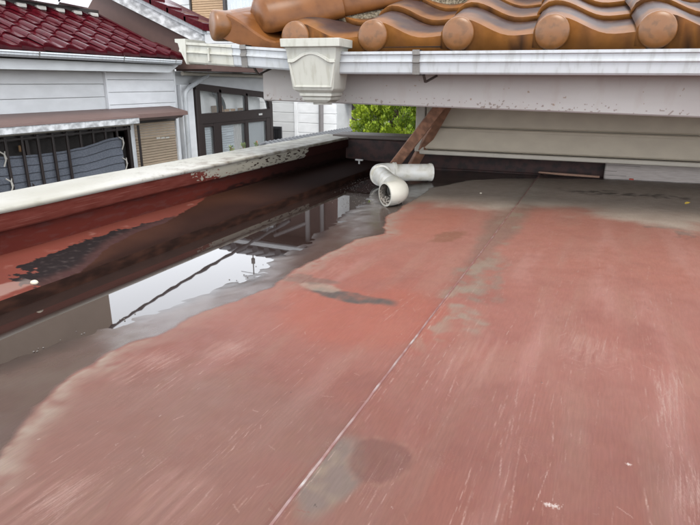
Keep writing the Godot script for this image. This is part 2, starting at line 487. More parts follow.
			mud = mud.lerp(Color(92, 82, 76), smoothstep(-1.3, -1.9, z) * (1.0 - deep) * 0.6)
			col = col.lerp(mud, wet)
			var gray := col.r * 0.35 + col.g * 0.5 + col.b * 0.15
			col = col.lerp(Color(gray, gray * 0.99, gray * 0.93), 0.10)
			var q := srgb(col.r * 1.0, col.g * 0.985, col.b * 0.965)
			low.set_pixel(i, j, q)
			var wv: float = wet * (0.35 + 0.65 * deep) * (1.0 - 0.5 * smoothstep(-1.3, -1.9, z))
			low_w.set_pixel(i, j, Color(wv, lerpf(0.55 + c * 0.12, 0.22 + c * 0.06, wet), 0))
	low.resize(2048, 2048, Image.INTERPOLATE_CUBIC)
	low_w.resize(700, 1015, Image.INTERPOLATE_BILINEAR)
	scuffs(low)
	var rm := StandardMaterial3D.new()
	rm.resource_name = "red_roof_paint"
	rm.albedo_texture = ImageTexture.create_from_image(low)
	rm.roughness_texture = ImageTexture.create_from_image(low_w)
	rm.roughness_texture_channel = BaseMaterial3D.TEXTURE_CHANNEL_GREEN
	rm.roughness = 1.0
	rm.metallic_specular = 0.3
	rm.clearcoat_enabled = true; rm.clearcoat = 0.4; rm.clearcoat_roughness = 0.2
	rm.clearcoat_texture = rm.roughness_texture
	rm.detail_enabled = true
	rm.detail_albedo = grain_tex(105, 0.05, 0.955, 1.0, 5, 1024, 0.2, 0.75)
	rm.detail_blend_mode = BaseMaterial3D.BLEND_MODE_MUL
	rm.detail_uv_layer = BaseMaterial3D.DETAIL_UV_2
	rm.uv2_scale = Vector3(1, 1, 1)
	var root := setting("flat_roof")
	var n := noise(111, 9.0, 4)
	var wv := noise(112, 1.8, 2)
	var cuts := [-1.02, -0.241, 1.9]
	for k in 2:
		var s := st()
		var x0: float = cuts[k]
		var x1: float = cuts[k + 1]
		var nx := 80 if k == 0 else 110
		s.set_smooth_group(1)
		var nz := 220
		var grid := PackedVector3Array()
		for i in nx + 1:
			for j in nz + 1:
				var x := lerpf(x0, x1, i / float(nx))
				var z := lerpf(0.6, -2.96, j / float(nz))
				grid.append(Vector3(x, roof_height(x, z, n, wv) + (0.0035 if k == 1 and i == 0 else 0.0), z))
		for i in nx:
			for j in nz:
				for e in [[0, 0], [1, 1], [1, 0], [0, 0], [0, 1], [1, 1]]:
					var p: Vector3 = grid[(i + e[0]) * (nz + 1) + j + e[1]]
					s.set_uv(Vector2(1.0 - absf(1.0 - (p.x + 1.0) / 1.9), absf((-0.1 - p.z) / 2.9)))
					s.set_uv2(Vector2(p.x * 5.0, p.z * 0.55))
					s.add_vertex(p)
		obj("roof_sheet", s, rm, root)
	# the folded seam between the two sheets, scraped bright here and there
	var f := st()
	for k in 320:
		var z0 := 0.3 - 3.2 * k / 320.0
		var z1 := 0.3 - 3.2 * (k + 1) / 320.0
		var pr := []
		for z in [z0, z1]:
			var y := roof_height(-0.241, z, n, wv)
			var t := 0.0008 * n.get_noise_2d(50, z * 3.0)
			pr.append([Vector3(-0.2440, y - 0.001, z), Vector3(-0.2430, y + 0.0042 + t, z), Vector3(-0.2398, y + 0.0046 + t, z), Vector3(-0.2382, y - 0.001, z)])
		var tint := func(z: float, i: int) -> Color:
			var c: float = clampf(0.15 + 1.1 * n.get_noise_2d(9, z * 2.2) + 0.9 * n.get_noise_2d(3, z * 9.0), 0, 1)
			var bright: float = (c if z > -0.85 else c * 0.35) * (1.0 if i == 1 else 0.45)
			return lin(158, 108, 100).lerp(lin(214, 205, 200), bright)
		for i in 3:
			var q := [pr[0][i], pr[0][i + 1], pr[1][i + 1], pr[0][i], pr[1][i + 1], pr[1][i]]
			for e in 6:
				f.set_color(tint.call(z0 if e in [0, 1, 3] else z1, i)); f.add_vertex(q[e])
	var sm := mat("seam_metal", Color.WHITE, 0.4)
	sm.vertex_color_use_as_albedo = true
	obj("folded_seam", f, sm, root)
	# the body of the building below
	var b := st()
	box(b, Vector3(-1.34, -3.0, -2.9), Vector3(1.9, -0.12, 0.6), 0.0)
	obj("lower_wall", b, M.taupe_wall, root)
	# water
	var s2 := st()
	sheet(s2, 30, 60, func(u, v): return Vector3(lerpf(-1.0, -0.45, u), 0.0, lerpf(0.5, -2.82, v)))
	var wm := StandardMaterial3D.new()
	wm.resource_name = "muddy_water"
	wm.albedo_color = srgb(62, 48, 44); wm.roughness = 0.015; wm.metallic_specular = 0.8
	var o := obj("puddle", s2, wm)
	o.set_meta("kind", "structure")
	o.set_meta("label", "long shallow rain puddle along the parapet mirroring the sky")

func scuffs(im: Image) -> void:        # brush marks, scrapes and chalk, all real marks in the paint
	var w := im.get_width()
	var h := im.get_height()
	var data := im.get_data()
	var r := RandomNumberGenerator.new()
	r.seed = 41
	var put := func(x: float, z: float, col: Color, a: float) -> void:
		var i := int((x + 1.0) / 1.9 * w)
		var j := int((-0.1 - z) / 2.9 * h)
		if i < 0 or j < 0 or i >= w or j >= h or a <= 0.0: return
		var o := (j * w + i) * 3
		data[o] = int(lerpf(data[o], col.r8, a)); data[o + 1] = int(lerpf(data[o + 1], col.g8, a)); data[o + 2] = int(lerpf(data[o + 2], col.b8, a))
	var chalk := srgb(204, 172, 160)
	var dark := srgb(146, 88, 80)
	var n := noise(201, 30.0, 3)
	# bundles: x, z, width, length, lines, strength
	var list := [[-0.06, -0.52, 0.03, 0.5, 40, 0.5], [-0.05, -0.85, 0.03, 0.5, 30, 0.35], [0.0, -0.58, 0.02, 0.3, 20, 0.45], [0.13, -0.62, 0.03, 0.5, 46, 0.6], [0.12, -0.95, 0.04, 0.5, 40, 0.5], [-0.16, -0.50, 0.03, 0.3, 30, 0.35], [-0.17, -0.85, 0.03, 0.4, 34, 0.4], [-0.36, -0.42, 0.05, 0.22, 26, 0.4], [-0.45, -0.36, 0.05, 0.2, 24, 0.4], [-0.30, -0.36, 0.04, 0.2, 24, 0.35], [-0.52, -0.62, 0.05, 0.22, 36, 0.5], [-0.58, -0.57, 0.02, 0.10, 30, 0.6], [-0.56, -1.10, 0.03, 0.35, 30, 0.5], [-0.49, -1.25, 0.03, 0.4, 24, 0.4], [-0.42, -0.70, 0.05, 0.3, 24, 0.3], [-0.30, -0.62, 0.04, 0.4, 20, 0.25], [0.05, -1.3, 0.15, 0.5, 50, 0.3], [0.22, -1.3, 0.1, 0.5, 40, 0.25], [-0.1, -1.7, 0.2, 0.4, 40, 0.3], [0.26, -0.8, 0.10, 0.4, 40, 0.25], [-0.24, -0.7, 0.012, 1.0, 26, 0.55], [0.0, -0.95, 0.02, 0.3, 24, 0.35]]
	for q in list:
		for k in int(q[4] * (1.4 if q[0] < 0.2 and q[1] > -1.2 else 0.7)):
			var x: float = q[0] + r.randfn(0, q[2] * 0.55)
			var z: float = q[1] + r.randf_range(-0.5, 0.5) * q[3]
			var l: float = q[3] * r.randf_range(0.06, 0.4)
			var drift := r.randfn(0.02, 0.04)
			var a: float = q[5] * r.randf_range(0.1, 0.7) * (1.0 if q[0] < 0.2 and q[1] > -1.2 else 0.5)
			var col := chalk if r.randf() < 0.85 else dark
			var steps := int(l / 0.0012)
			var wide := 1 if r.randf() < 0.6 else 2
			for t in steps:
				var f := t / float(steps)
				var aa: float = a * sin(PI * f) * clampf(0.35 + 1.6 * n.get_noise_2d(x * 3.0 + k, z + f * l), 0, 1)
				for m in wide: put.call(x + drift * f * l + m * 0.00095, z + (f - 0.5) * l, col, minf(aa * 1.5, 0.85))
	# long faint brush strokes everywhere
	for k in 1400:
		var x := r.randf_range(-0.6, 0.9)
		var z := r.randf_range(-1.95, -0.2)
		var l := r.randf_range(0.05, 0.35)
		var a := r.randf_range(0.03, 0.16)
		var col := chalk if r.randf() < 0.6 else dark
		for t in int(l / 0.0014):
			put.call(x, z - t * 0.0014, col, a * clampf(0.5 + n.get_noise_2d(x * 5.0, z - t * 0.0014), 0, 1))
	# single long scratches
	for k in 130:
		var x := r.randf_range(-0.58, 0.5)
		var z := r.randf_range(-1.5, -0.22)
		var l := r.randf_range(0.04, 0.22)
		var a := r.randf_range(0.2, 0.75)
		var drift := r.randfn(0.03, 0.05)
		for t in int(l / 0.0012):
			var f: float = t * 0.0012 / l
			put.call(x + drift * f * l, z - f * l, chalk, a * clampf(0.35 + 1.8 * n.get_noise_2d(x * 4.0 + k, (z - f * l) * 1.5), 0, 1))
	# short cross nicks and mottled spots of thin paint
	for k in 420:
		var x := r.randf_range(-0.6, 0.7)
		var z := r.randf_range(-2.1, -0.2)
		var l := r.randf_range(0.004, 0.022)
		var ang := r.randf() * PI
		var a := r.randf_range(0.1, 0.5)
		for t in int(l / 0.001): put.call(x + cos(ang) * t * 0.001, z + sin(ang) * t * 0.001, chalk if k % 3 else dark, a)
	for k in 500:
		var x := r.randf_range(-0.6, 0.7)
		var z := r.randf_range(-2.0, -0.2)
		var sx := r.randf_range(0.003, 0.014)
		var a := r.randf_range(0.05, 0.16)
		var col := chalk if r.randf() < 0.5 else dark
		for m in int(40 + sx * 9000): put.call(x + r.randfn(0, sx), z + r.randfn(0, sx * 1.5), col, a)
	# lap marks: chalky rubbed patches
	for q in [[0.13, -0.57, 0.02, 0.03], [-0.585, -0.575, 0.03, 0.025], [-0.50, -0.66, 0.03, 0.02], [0.02, -0.90, 0.04, 0.035], [-0.46, -0.30, 0.02, 0.02], [0.135, -0.78, 0.012, 0.06]]:
		for k in 150:
			var x: float = q[0] + r.randfn(0, q[2] * 0.6)
			var z: float = q[1] + r.randfn(0, q[3] * 0.6)
			var a := r.randf_range(0.05, 0.35)
			for t in r.randi_range(6, 46): put.call(x + t * 0.00012, z - t * 0.0013, chalk, a * 0.6)
	# a shoe print: zigzag bars of the sole
	for row in 7:
		for t in 90:
			var f := t / 90.0
			var zig: float = absf(fposmod(f * 3.0, 1.0) - 0.5) * 0.028
			var x: float = lerpf(-0.022, 0.088, f)
			var z: float = -0.825 - row * 0.0135 + zig - 0.25 * (x - 0.03)
			if Vector2((x - 0.033) / 0.06, (z + 0.868) / 0.055).length() < 1.0:
				for m in 3: put.call(x, z + m * 0.0013, srgb(200, 150, 140), 0.3 * clampf(0.4 + n.get_noise_2d(x * 2, z * 2) * 1.5, 0, 1))
	# a white splash and specks
	for k in 150:
		var c: Array = [[0.0, -0.508, 0.0026, 0.0018], [0.007, -0.509, 0.0022, 0.0016], [0.075, -0.61, 0.0012, 0.001]][k % 3 if k % 7 < 5 else 0]
		put.call(c[0] + r.randfn(0, c[2]), c[1] + r.randfn(0, c[3]), srgb(232, 220, 212), 0.55)
	for k in 260:
		var x := r.randf_range(-0.6, 1.0)
		var z := r.randf_range(-2.2, -0.2)
		var col := srgb(215, 200, 190) if r.randf() < 0.7 else srgb(70, 55, 50)
		for m in r.randi_range(1, 5): put.call(x + r.randfn(0, 0.0015), z + r.randfn(0, 0.0015), col, r.randf_range(0.2, 0.7))
	im.set_data(w, h, false, Image.FORMAT_RGB8, data)

# ---------------------------------------------------------------- parapets
var WETLINE := [Vector2(1.04, -0.70), Vector2(1.0, -0.81), Vector2(0.90, -0.86), Vector2(0.75, -0.92), Vector2(0.62, -0.98), Vector2(0.56, -1.04), Vector2(0.50, -1.10), Vector2(0.47, -1.22), Vector2(0.28, -1.36), Vector2(0.02, -1.53), Vector2(-0.2, -1.7)]

func build_parapets() -> void:
	# u runs from z = 0.6 to -2.74; v in four bands: upper face, lower face, ledge, drop to the water
	var w := 1280
	var h := 256
	var im := Image.create(w, h, false, Image.FORMAT_RGB8)
	var na := noise(301, 2.0, 4)
	var nb := noise(302, 12.0, 4)
	var nc := noise(303, 60.0, 3)
	for i in w:
		var z := 0.6 - 3.34 * (i + 0.5) / w
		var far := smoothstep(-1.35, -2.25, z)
		for j in h:
			var band := 0 if j < 48 else (1 if j < 96 else (2 if j < 216 else 3))
			var v: float = [j / 48.0, (j - 48) / 48.0, (j - 96) / 120.0, (j - 216) / 40.0][band]
			var a := na.get_noise_2d(z, v * 0.1 + band)
			var b := nb.get_noise_2d(z, v * 0.25 + band * 3)
			var c := nc.get_noise_2d(z * 0.8, v * 0.12 + band * 5)
			var col := Color(146, 72, 60)
			if band == 0:
				col = Color(124, 62, 53).lerp(Color(138, 75, 66), clampf(0.5 + b, 0, 1))
				col = col.lerp(Color(176, 130, 120), clampf(nb.get_noise_2d(z * 0.4, v * 1.6) * 1.5 - 0.35, 0, 0.6))
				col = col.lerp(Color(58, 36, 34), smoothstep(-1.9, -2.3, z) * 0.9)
				# paint gone, cream metal bare
				var edge := smoothstep(-1.40, -1.72, z + b * 0.16 + (v - 0.5) * 0.22)
				var bare := smoothstep(0.42, 0.52, edge + c * 0.55 + b * 0.2)
				if z < -2.19 + b * 0.04 - (1.0 - v) * 0.05: bare = 0.0
				col = col.lerp(Color(206, 200, 184), bare)
				var pit := smoothstep(0.28, 0.36, nb.get_noise_2d(z * 1.8 + 7, v * 0.5)) * smoothstep(-1.65, -1.85, z) * bare
				col = col.lerp(Color(60, 44, 40), pit)
			elif band == 1:
				col = Color(126, 60, 50).lerp(Color(112, 54, 47), clampf(0.5 + a, 0, 1))
				col = col.lerp(Color(84, 46, 42), smoothstep(0.30, 0.02, v) * clampf(0.35 + b, 0, 0.8))  # lip's shadow painted along the top of this face
				col = col.lerp(Color(120, 84, 82), clampf(b * 1.2 - 0.1, 0, 0.35))
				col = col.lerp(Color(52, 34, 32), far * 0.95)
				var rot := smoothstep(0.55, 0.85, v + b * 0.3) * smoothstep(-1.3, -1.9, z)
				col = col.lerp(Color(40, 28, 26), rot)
			elif band == 2:
				col = Color(146, 80, 68).lerp(Color(130, 72, 62), clampf(0.5 + a * 1.2, 0, 1))
				col = col.lerp(Color(190, 150, 138), clampf(b * 1.4 - 0.5, 0, 0.6))
				col = col.lerp(Color(112, 60, 50), smoothstep(0.16, 0.0, v) * 0.5)
				# the wetted foot of the slope climbs towards the far end; flaking tar above it
				var wl := along(WETLINE, z) + b * 0.04 + c * 0.02
				var tl := lerpf(0.42, 0.27, smoothstep(-0.75, -0.95, z)) + 0.10 * smoothstep(-1.05, -1.3, z) + b * 0.10 + c * 0.05
				var zt := z + b * 0.06 + c * 0.03 - (v - 0.45) * 0.10
				if zt < -0.752 and z > -1.30:
					var core := smoothstep(tl - 0.01, tl + 0.015, v) * (1.0 - smoothstep(-1.22, -1.30, z) * 1.0)
					col = col.lerp(Color(52, 44, 44).lerp(Color(86, 76, 74), clampf(c * 1.3 - 0.1, 0, 1)), core)
					var low := smoothstep(wl - 0.22, wl - 0.05, v + c * 0.04) * core
					col = col.lerp(Color(98, 66, 62), low * 0.7)
				var dirt := smoothstep(wl - 0.012, wl + 0.012, v)
				col = col.lerp(Color(84, 55, 44).lerp(Color(60, 39, 33), clampf(0.5 + a + smoothstep(wl, 1.1, v) - 0.3, 0, 1)), dirt)
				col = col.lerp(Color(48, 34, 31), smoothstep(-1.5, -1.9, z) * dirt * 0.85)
				col = col.lerp(Color(52, 34, 29), smoothstep(0.86, 0.99, v + b * 0.08) * 0.7 * dirt)
				if z > -0.72: col = col.lerp(Color(196, 176, 166), blob(z + b * 0.05, v + b * 0.06, -0.66, 0.82, 0.12, 0.13) * 0.55)  # pale shine at the ledge edge, put into the colour
			else:
				col = Color(72, 48, 40).lerp(Color(48, 34, 30), clampf(0.5 + b * 1.2, 0, 1))
			im.set_pixel(i, j, srgb(col.r, col.g, col.b))
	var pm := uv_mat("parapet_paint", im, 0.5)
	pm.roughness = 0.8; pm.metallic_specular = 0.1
	var ci := Image.create(1280, 64, false, Image.FORMAT_RGB8)
	for i in 1280:
		var z := 0.6 - 3.34 * (i + 0.5) / 1280.0
		for j in 64:
			var v := j / 64.0
			var b := nb.get_noise_2d(z * 1.2, v * 0.35 + 20.0)
			var c := nc.get_noise_2d(z, v * 0.35 + 9.0)
			var a := na.get_noise_2d(z * 0.9, v * 0.5 + 3.0)
			var col := Color(226, 223, 214).lerp(Color(200, 196, 180), clampf(0.25 + a * 1.0, 0, 1))
			col = col.lerp(Color(168, 163, 146), smoothstep(-1.3, -2.2, z) * clampf(0.65 + b, 0, 1))
			col = col.lerp(Color(150, 148, 128), clampf(b * 1.4 - 0.45, 0, 0.5) * (0.4 + 0.6 * smoothstep(-1.0, -1.8, z)))
			col = col.lerp(Color(110, 104, 92), smoothstep(0.40, 0.55, c + b * 0.3) * 0.5 * smoothstep(-0.9, -1.6, z))
			col = col.lerp(Color(140, 124, 108), smoothstep(0.68, 0.74, v + b * 0.02) * clampf(0.1 + b, 0, 0.5) * smoothstep(-1.2, -1.7, z))
			ci.set_pixel(i, j, srgb(col.r, col.g, col.b))
	var cop := uv_mat("coping_cream", ci, 0.6)
	# swept along x in a frame whose x is world -z and whose z is world x
	var t := thing("side_parapet", "low red parapet with cream coping running along the left of the roof", "parapet", Vector3(0, 0, 0.6), PI / 2)
	var xs := []
	for k in 121: xs.append(3.34 * k / 120.0)
	var sag := noise(321, 1.2, 3)
	var lift := func(x: float) -> float: return 0.0022 * sag.get_noise_1d(x * 1.5)
	var parts := [["coping", [Vector2(-1.345, 0.06), Vector2(-1.345, 0.148), Vector2(-1.342, 0.1515), Vector2(-1.195, 0.1475), Vector2(-1.1905, 0.1465), Vector2(-1.1890, 0.1435), Vector2(-1.1895, 0.136), Vector2(-1.196, 0.135)], 0.0, 1.0, cop],
		["upper_face", [Vector2(-1.194, 0.138), Vector2(-1.192, 0.10), Vector2(-1.194, 0.095), Vector2(-1.21, 0.091)], 0.0, 0.187, pm],
		["lower_face", [Vector2(-1.205, 0.0925), Vector2(-1.207, 0.034)], 0.188, 0.374, pm],
		["ledge", [Vector2(-1.209, 0.040), Vector2(-1.18, 0.037), Vector2(-1.0, 0.028), Vector2(-0.988, 0.024)], 0.376, 0.843, pm],
		["trough_side", [Vector2(-0.988, 0.024), Vector2(-0.982, 0.012), Vector2(-0.975, -0.05)], 0.845, 0.999, pm]]
	for p in parts:
		var s := st()
		ribbon(s, p[1], xs, lift, true, p[2], p[3])
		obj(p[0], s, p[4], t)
	var s := st()
	box(s, Vector3(0, -0.3, -1.335), Vector3(3.34, 0.12, -1.215), 0.0)
	obj("core", s, M.void_dark, t)
	# back parapet, parallel to the house wall
	var bm := mat("back_paint", srgb(82, 46, 40), 0.7, ramp_tex(331, 0.02, [[0.25, Color(0.45, 0.42, 0.42)], [0.5, Color(0.85, 0.8, 0.8)], [0.75, Color(1.0, 0.95, 0.92)]]), Vector3(2, 2, 2))
	var q := thing("back_parapet", "dark wet-stained low upstand closing the roof under the siding wall", "parapet", Vector3(0, 0, -1.82), 0.0798)
	s = st()
	box(s, Vector3(-1.20, -0.2, -1.10), Vector3(1.9, 0.138, -0.955), 0.004)
	obj("upstand", s, bm, q)
	s = st()
	box(s, Vector3(-1.205, 0.138, -1.12), Vector3(1.9, 0.158, -0.945), 0.005)
	obj("cap", s, mat("cap_dull", srgb(112, 98, 90), 0.6, M.soft_t, Vector3(2, 2, 2)), q)
	s = st()
	box(s, Vector3(-0.97, -0.02, -0.957), Vector3(1.9, 0.016, -0.945), 0.004)
	obj("fillet", s, bm, q)

# ---------------------------------------------------------------- the tiled house whose eave crosses the top
func tile_height(x: float, w: float, crest: float) -> float:
	if x < 0: return crest * sqrt(maxf(0.0, 1.0 - pow(x / (crest * 1.05), 2)))
	var u := x / w
	if u < 0.60: return crest * 0.5 * (1.0 + cos(PI * u / 0.60))
	return crest * 0.16 * smoothstep(0.60, 1.0, u)

func roof_tile(s: SurfaceTool, w: float, length: float, slope: float, crest: float, lift: float, skirt: float, n: FastNoiseLite, tone: Callable) -> void:
	# the crest at x = 0, front edge at z = 0, running back to -length; skirt: how far the front face reaches below the valley
	var xs := [-crest * 1.02, -crest * 0.8, -crest * 0.4, 0.0]
	for k in range(1, 13): xs.append(w * 0.93 * k / 12.0)
	var nv := 6
	var rows := []
	var front := []
	for j in nv + 1:
		var f := j / float(nv)
		var row := []
		for x in xs:
			var round_ := 0.004 * (1.0 - smoothstep(0.0, 0.08, f))
			row.append(Vector3(x, tile_height(x, w, crest) + lift * (1.0 - f) + slope * length * f - round_, -length * f + (0.004 if j == 0 else 0.0)))
		rows.append(row)
	for x in xs:
		var y := tile_height(x, w, crest) + lift
		front.append(Vector3(x, (y - 0.021) if skirt <= 0 else -skirt + 0.006 * pow(absf(x / w - 0.5) * 2.0, 2), 0.002))
	s.set_smooth_group(1)
	for j in nv:
		for k in xs.size() - 1:
			for e in [[0, 0], [1, 1], [0, 1], [0, 0], [1, 0], [1, 1]]:
				var p: Vector3 = rows[j + e[0]][k + e[1]]
				s.set_color(tone.call(p, (j + e[0]) / float(nv)))
				s.add_vertex(p)
	s.set_smooth_group(2)
	var under := []
	for p in front: under.append(p + Vector3(0, 0.002, -0.02))
	for pair in [[rows[0], front], [front, under]]:
		for k in xs.size() - 1:
			for e in [[0, 0], [0, 1], [1, 1], [0, 0], [1, 1], [1, 0]]:
				var p: Vector3 = pair[e[0]][k + e[1]]
				s.set_color(tone.call(p, -1.0))
				s.add_vertex(p)
	# right-hand edge
	s.set_smooth_group(-1)
	for j in nv:
		var a: Vector3 = rows[j][-1]
		var b: Vector3 = rows[j + 1][-1]
		for p in [a, b, b - Vector3(0, 0.018, 0), a, b - Vector3(0, 0.018, 0), a - Vector3(0, 0.018, 0)]:
			s.set_color(tone.call(a, -1.0)); s.add_vertex(p)

func build_tiled_house() -> void:
	var t := thing("tiled_house", "house with brown glazed tile eave, white gutter and beige siding above the roof", "house", Vector3(0, 0, -1.82), 0.0798)
	var orange := lin(178, 118, 62)
	var plum := lin(88, 72, 69)
	var brown := lin(172, 118, 78)
	var pale := lin(160, 122, 98)
	var shapes := []
	for v in 8:
		var n := noise(400 + v, 5.0, 4)
		var eave := v < 4
		var tone := func(p: Vector3, f: float) -> Color:
			var a := n.get_noise_3d(p.x * 1.3, p.y, p.z * 1.1)
			var b := n.get_noise_3d(p.x * 5.0 + 9, p.y * 5.0, p.z * 3.0)
			if f < 0.0:
				return orange.lerp(brown, clampf(0.3 + a, 0, 1)).lerp(lin(84, 62, 54), smoothstep(0.10, 0.24, b) * (0.85 if v % 2 == 1 else 0.35))
			var c := orange.lerp(plum, smoothstep(0.02, 0.35, f + a * 0.35 - absf(p.x - 0.03) * 0.4) * 0.95)
			c = c.lerp(pale, clampf(b * 1.1 - 0.1, 0, 0.35))
			return c
		var s := st()
		roof_tile(s, 0.2655, 0.245, 0.277, 0.05, 0.012 if eave else 0.016, 0.037 if eave else 0.0, n, tone)
		s.generate_normals()
		var holder := MeshInstance3D.new()
		holder.mesh = s.commit()
		shapes.append(holder)
	# round ends
	var be := st()
	var rings := []
	for q in [[0.0, -0.05], [0.0475, -0.05], [0.0485, 0.0], [0.0475, 0.006], [0.044, 0.010], [0.033, 0.0130], [0.018, 0.0150], [0.0001, 0.0156]]:
		rings.append(circle(Vector3(0, 0, q[1]), Vector3(q[0], 0, 0), Vector3(0, q[0], 0), 28))
	loft(be, rings, true, true, false)
	be.generate_normals()
	var ball := MeshInstance3D.new()
	ball.mesh = be.commit()
	for row in 5:
		for i in range(-3, 7):
			if row > 1 and i < -3 + row - 1: continue
			var x := -0.171 + 0.2655 * i + rng.randf_range(-0.003, 0.003)
			var y := 0.541 + 0.277 * 0.22 * row + (0.004 if row > 0 else 0.0) + rng.randf_range(-0.0015, 0.0015)
			var src: MeshInstance3D = shapes[(i * 3 + 20) % 4 + (0 if row == 0 else 4)]
			var xf := Transform3D(Basis(Vector3.UP, rng.randf_range(-0.015, 0.015)) * Basis(Vector3.RIGHT, rng.randf_range(-0.012, 0.012)), Vector3(x, y, -0.22 * row + rng.randf_range(-0.004, 0.004)))
			var p := copy_part(src, "roof_tile", xf, M.glazed_tile, t)
			if row == 0:
				copy_part(ball, "round_end", Transform3D(Basis(Vector3.UP, rng.randf_range(-0.05, 0.05)), Vector3(0, 0.015, 0.004)), M.ball_glaze, p)
	# corner tile at the left end, turned out along the hip
	var cs := st()
	var cr := []
	for k in 15:
		var f := k / 14.0
		# from the outer ball down into the valley and up to the next crest
		var px := lerpf(-1.238, -0.99, f)
		var top := 0.636 - 0.094 * (0.5 - 0.5 * cos(PI * clampf(f / 0.85, 0, 1))) + 0.012 * smoothstep(0.75, 1.0, f)
		var low := lerpf(0.572, 0.513, sqrt(clampf(f / 0.7, 0, 1)))
		var zz := 0.045 - 0.045 * f
		cr.append([Vector3(px, low, zz), Vector3(px, top - 0.006, zz + 0.003), Vector3(px + 0.002, top, zz - 0.006), Vector3(px + 0.03, top + 0.02, zz - 0.10), Vector3(px + 0.06, top + 0.045, zz - 0.22), Vector3(px + 0.06, top - 0.02, zz - 0.22), Vector3(px, low, zz - 0.05)])
	loft(cs, cr, false)
	obj("corner_tile", cs, M.ridge_glaze, t)
	var cb := copy_part(ball, "corner_round_end", Transform3D(Basis(Vector3.UP, -0.75).scaled(Vector3.ONE * 1.02), Vector3(-1.250, 0.594, 0.035)), M.ball_glaze, t)
	cb.set_meta("label", "round tile end turned out at the roof corner")
	var cy := st()
	tube(cy, [Vector3(-1.245, 0.594, 0.028), Vector3(-1.15, 0.600, -0.075)], [0.0455, 0.042], 24)
	obj("corner_roll", cy, M.ridge_glaze, t)
	# hip ridge: mortar bed, then ridge covers overlapping upwards
	var d := Vector3(0.69, 0.215, -0.69).normalized()
	var side := Vector3(0.707, 0, 0.707)
	var upv := side.cross(d).normalized()
	if upv.y < 0: upv = -upv
	var start := Vector3(-1.135, 0.585, -0.045)
	for k in 5:
		var a := start + d * (0.27 * k)
		var rings2 := []
		var r0 := 0.088 if k == 0 else 0.074
		for q in ([[-0.002, 0.05], [0.004, 0.7], [0.014, 0.9], [0.03, 1.0], [0.19, 1.0], [0.30, 0.97]] if k == 0 else [[0.0, 0.86], [0.002, 1.0], [0.28, 0.95]]):
			var r: float = r0 * q[1]
			var ring := circle(a + d * q[0] + upv * 0.012, side * r, upv * r * 1.05, 20, -0.35, PI + 0.35)
			ring.append(a + d * q[0] + upv * 0.012 - side * r * 0.94 - upv * r * 0.34)
			rings2.append(ring)
		var s := st()
		loft(s, rings2, true)
		obj("ridge_cover", s, M.ridge_glaze, t)
	var ms := st()
	var mr := []
	for k in 14:
		var a := start + d * (0.20 + 0.1 * k)
		var j := noise(431, 30.0, 3)
		var o := 0.006 * j.get_noise_1d(k * 3.1)
		mr.append([a + side * (0.062 + o) - upv * 0.005, a + side * (0.074 + o) - upv * 0.07, a - side * 0.07 - upv * 0.07, a - side * 0.06])
	loft(ms, mr, false)
	obj("ridge_mortar", ms, M.mortar, t)
	# roof deck behind the tiles, and the far slope left of the hip
	var ds := st()
	prism(ds, PackedVector2Array([Vector2(0.0, 0.522), Vector2(-0.02, 0.505), Vector2(-2.2, 1.09), Vector2(-2.2, 1.118)]), -1.0, 2.2, Transform3D(Basis(Vector3(0, 0, 1), Vector3(0, 1, 0), Vector3(1, 0, 0)), Vector3.ZERO))
	obj("roof_deck", ds, M.void_dark, t)
	ds = st()
	face(ds, [Vector3(-1.2, 0.53, -0.02), Vector3(0.2, 0.93, -1.42), Vector3(0.2, 0.93, -2.6), Vector3(-1.2, 0.53, -2.6)], Vector3(0, 0, -2))
	obj("side_slope", ds, M.ridge_glaze, t)
	# gutter: one long run to the right of the box, a cream corner piece to its left
	var gp := [Vector2(0.066, 0.506), Vector2(0.066, 0.498), Vector2(0.060, 0.4955), Vector2(0.060, 0.4815), Vector2(0.0645, 0.4795), Vector2(0.0645, 0.4755), Vector2(0.059, 0.4735), Vector2(0.056, 0.446), Vector2(0.052, 0.441), Vector2(-0.04, 0.441), Vector2(-0.045, 0.50), Vector2(-0.042, 0.50), Vector2(-0.037, 0.444), Vector2(0.050, 0.444), Vector2(0.054, 0.475), Vector2(0.054, 0.498), Vector2(0.057, 0.506), Vector2(0.066, 0.506)]
	var fall := func(x: float) -> float: return 0.0 if x > -0.80 else (-0.80 - x) * 0.062
	var gx := []
	for k in 41: gx.append(lerpf(-1.19, 1.9, k / 40.0))
	var gs := st()
	ribbon(gs, gp, gx, fall, false, 0, 1, true)
	var gutter := obj("gutter", gs, M.gutter_white, t)
	var gp2 := []
	for p in gp: gp2.append(p + Vector2(0.002 if p.x > 0 else -0.002, 0.0012 if p.y > 0.49 else -0.0015))
	gs = st()
	gx = []
	for k in 9: gx.append(lerpf(-1.355, -1.175, k / 8.0))
	ribbon(gs, gp2, gx, fall, false, 0, 1, true)
	# flared outer end of the corner piece
	prism(gs, PackedVector2Array([Vector2(-1.392, 0.552), Vector2(-1.392, 0.541), Vector2(-1.381, 0.538), Vector2(-1.376, 0.520), Vector2(-1.379, 0.513), Vector2(-1.370, 0.508), Vector2(-1.352, 0.470), Vector2(-1.350, 0.552)]), -0.05, 0.07)
	var gc := obj("gutter_corner", gs, M.gutter_cream, t)
	gc.set_meta("label", "cream gutter corner piece at the left end")
	gs = st()
	box(gs, Vector3(-1.266, 0.478, 0.052), Vector3(-1.260, 0.522, 0.0715), 0.002)
	obj("joint_band", gs, M.gutter_cream, gc)
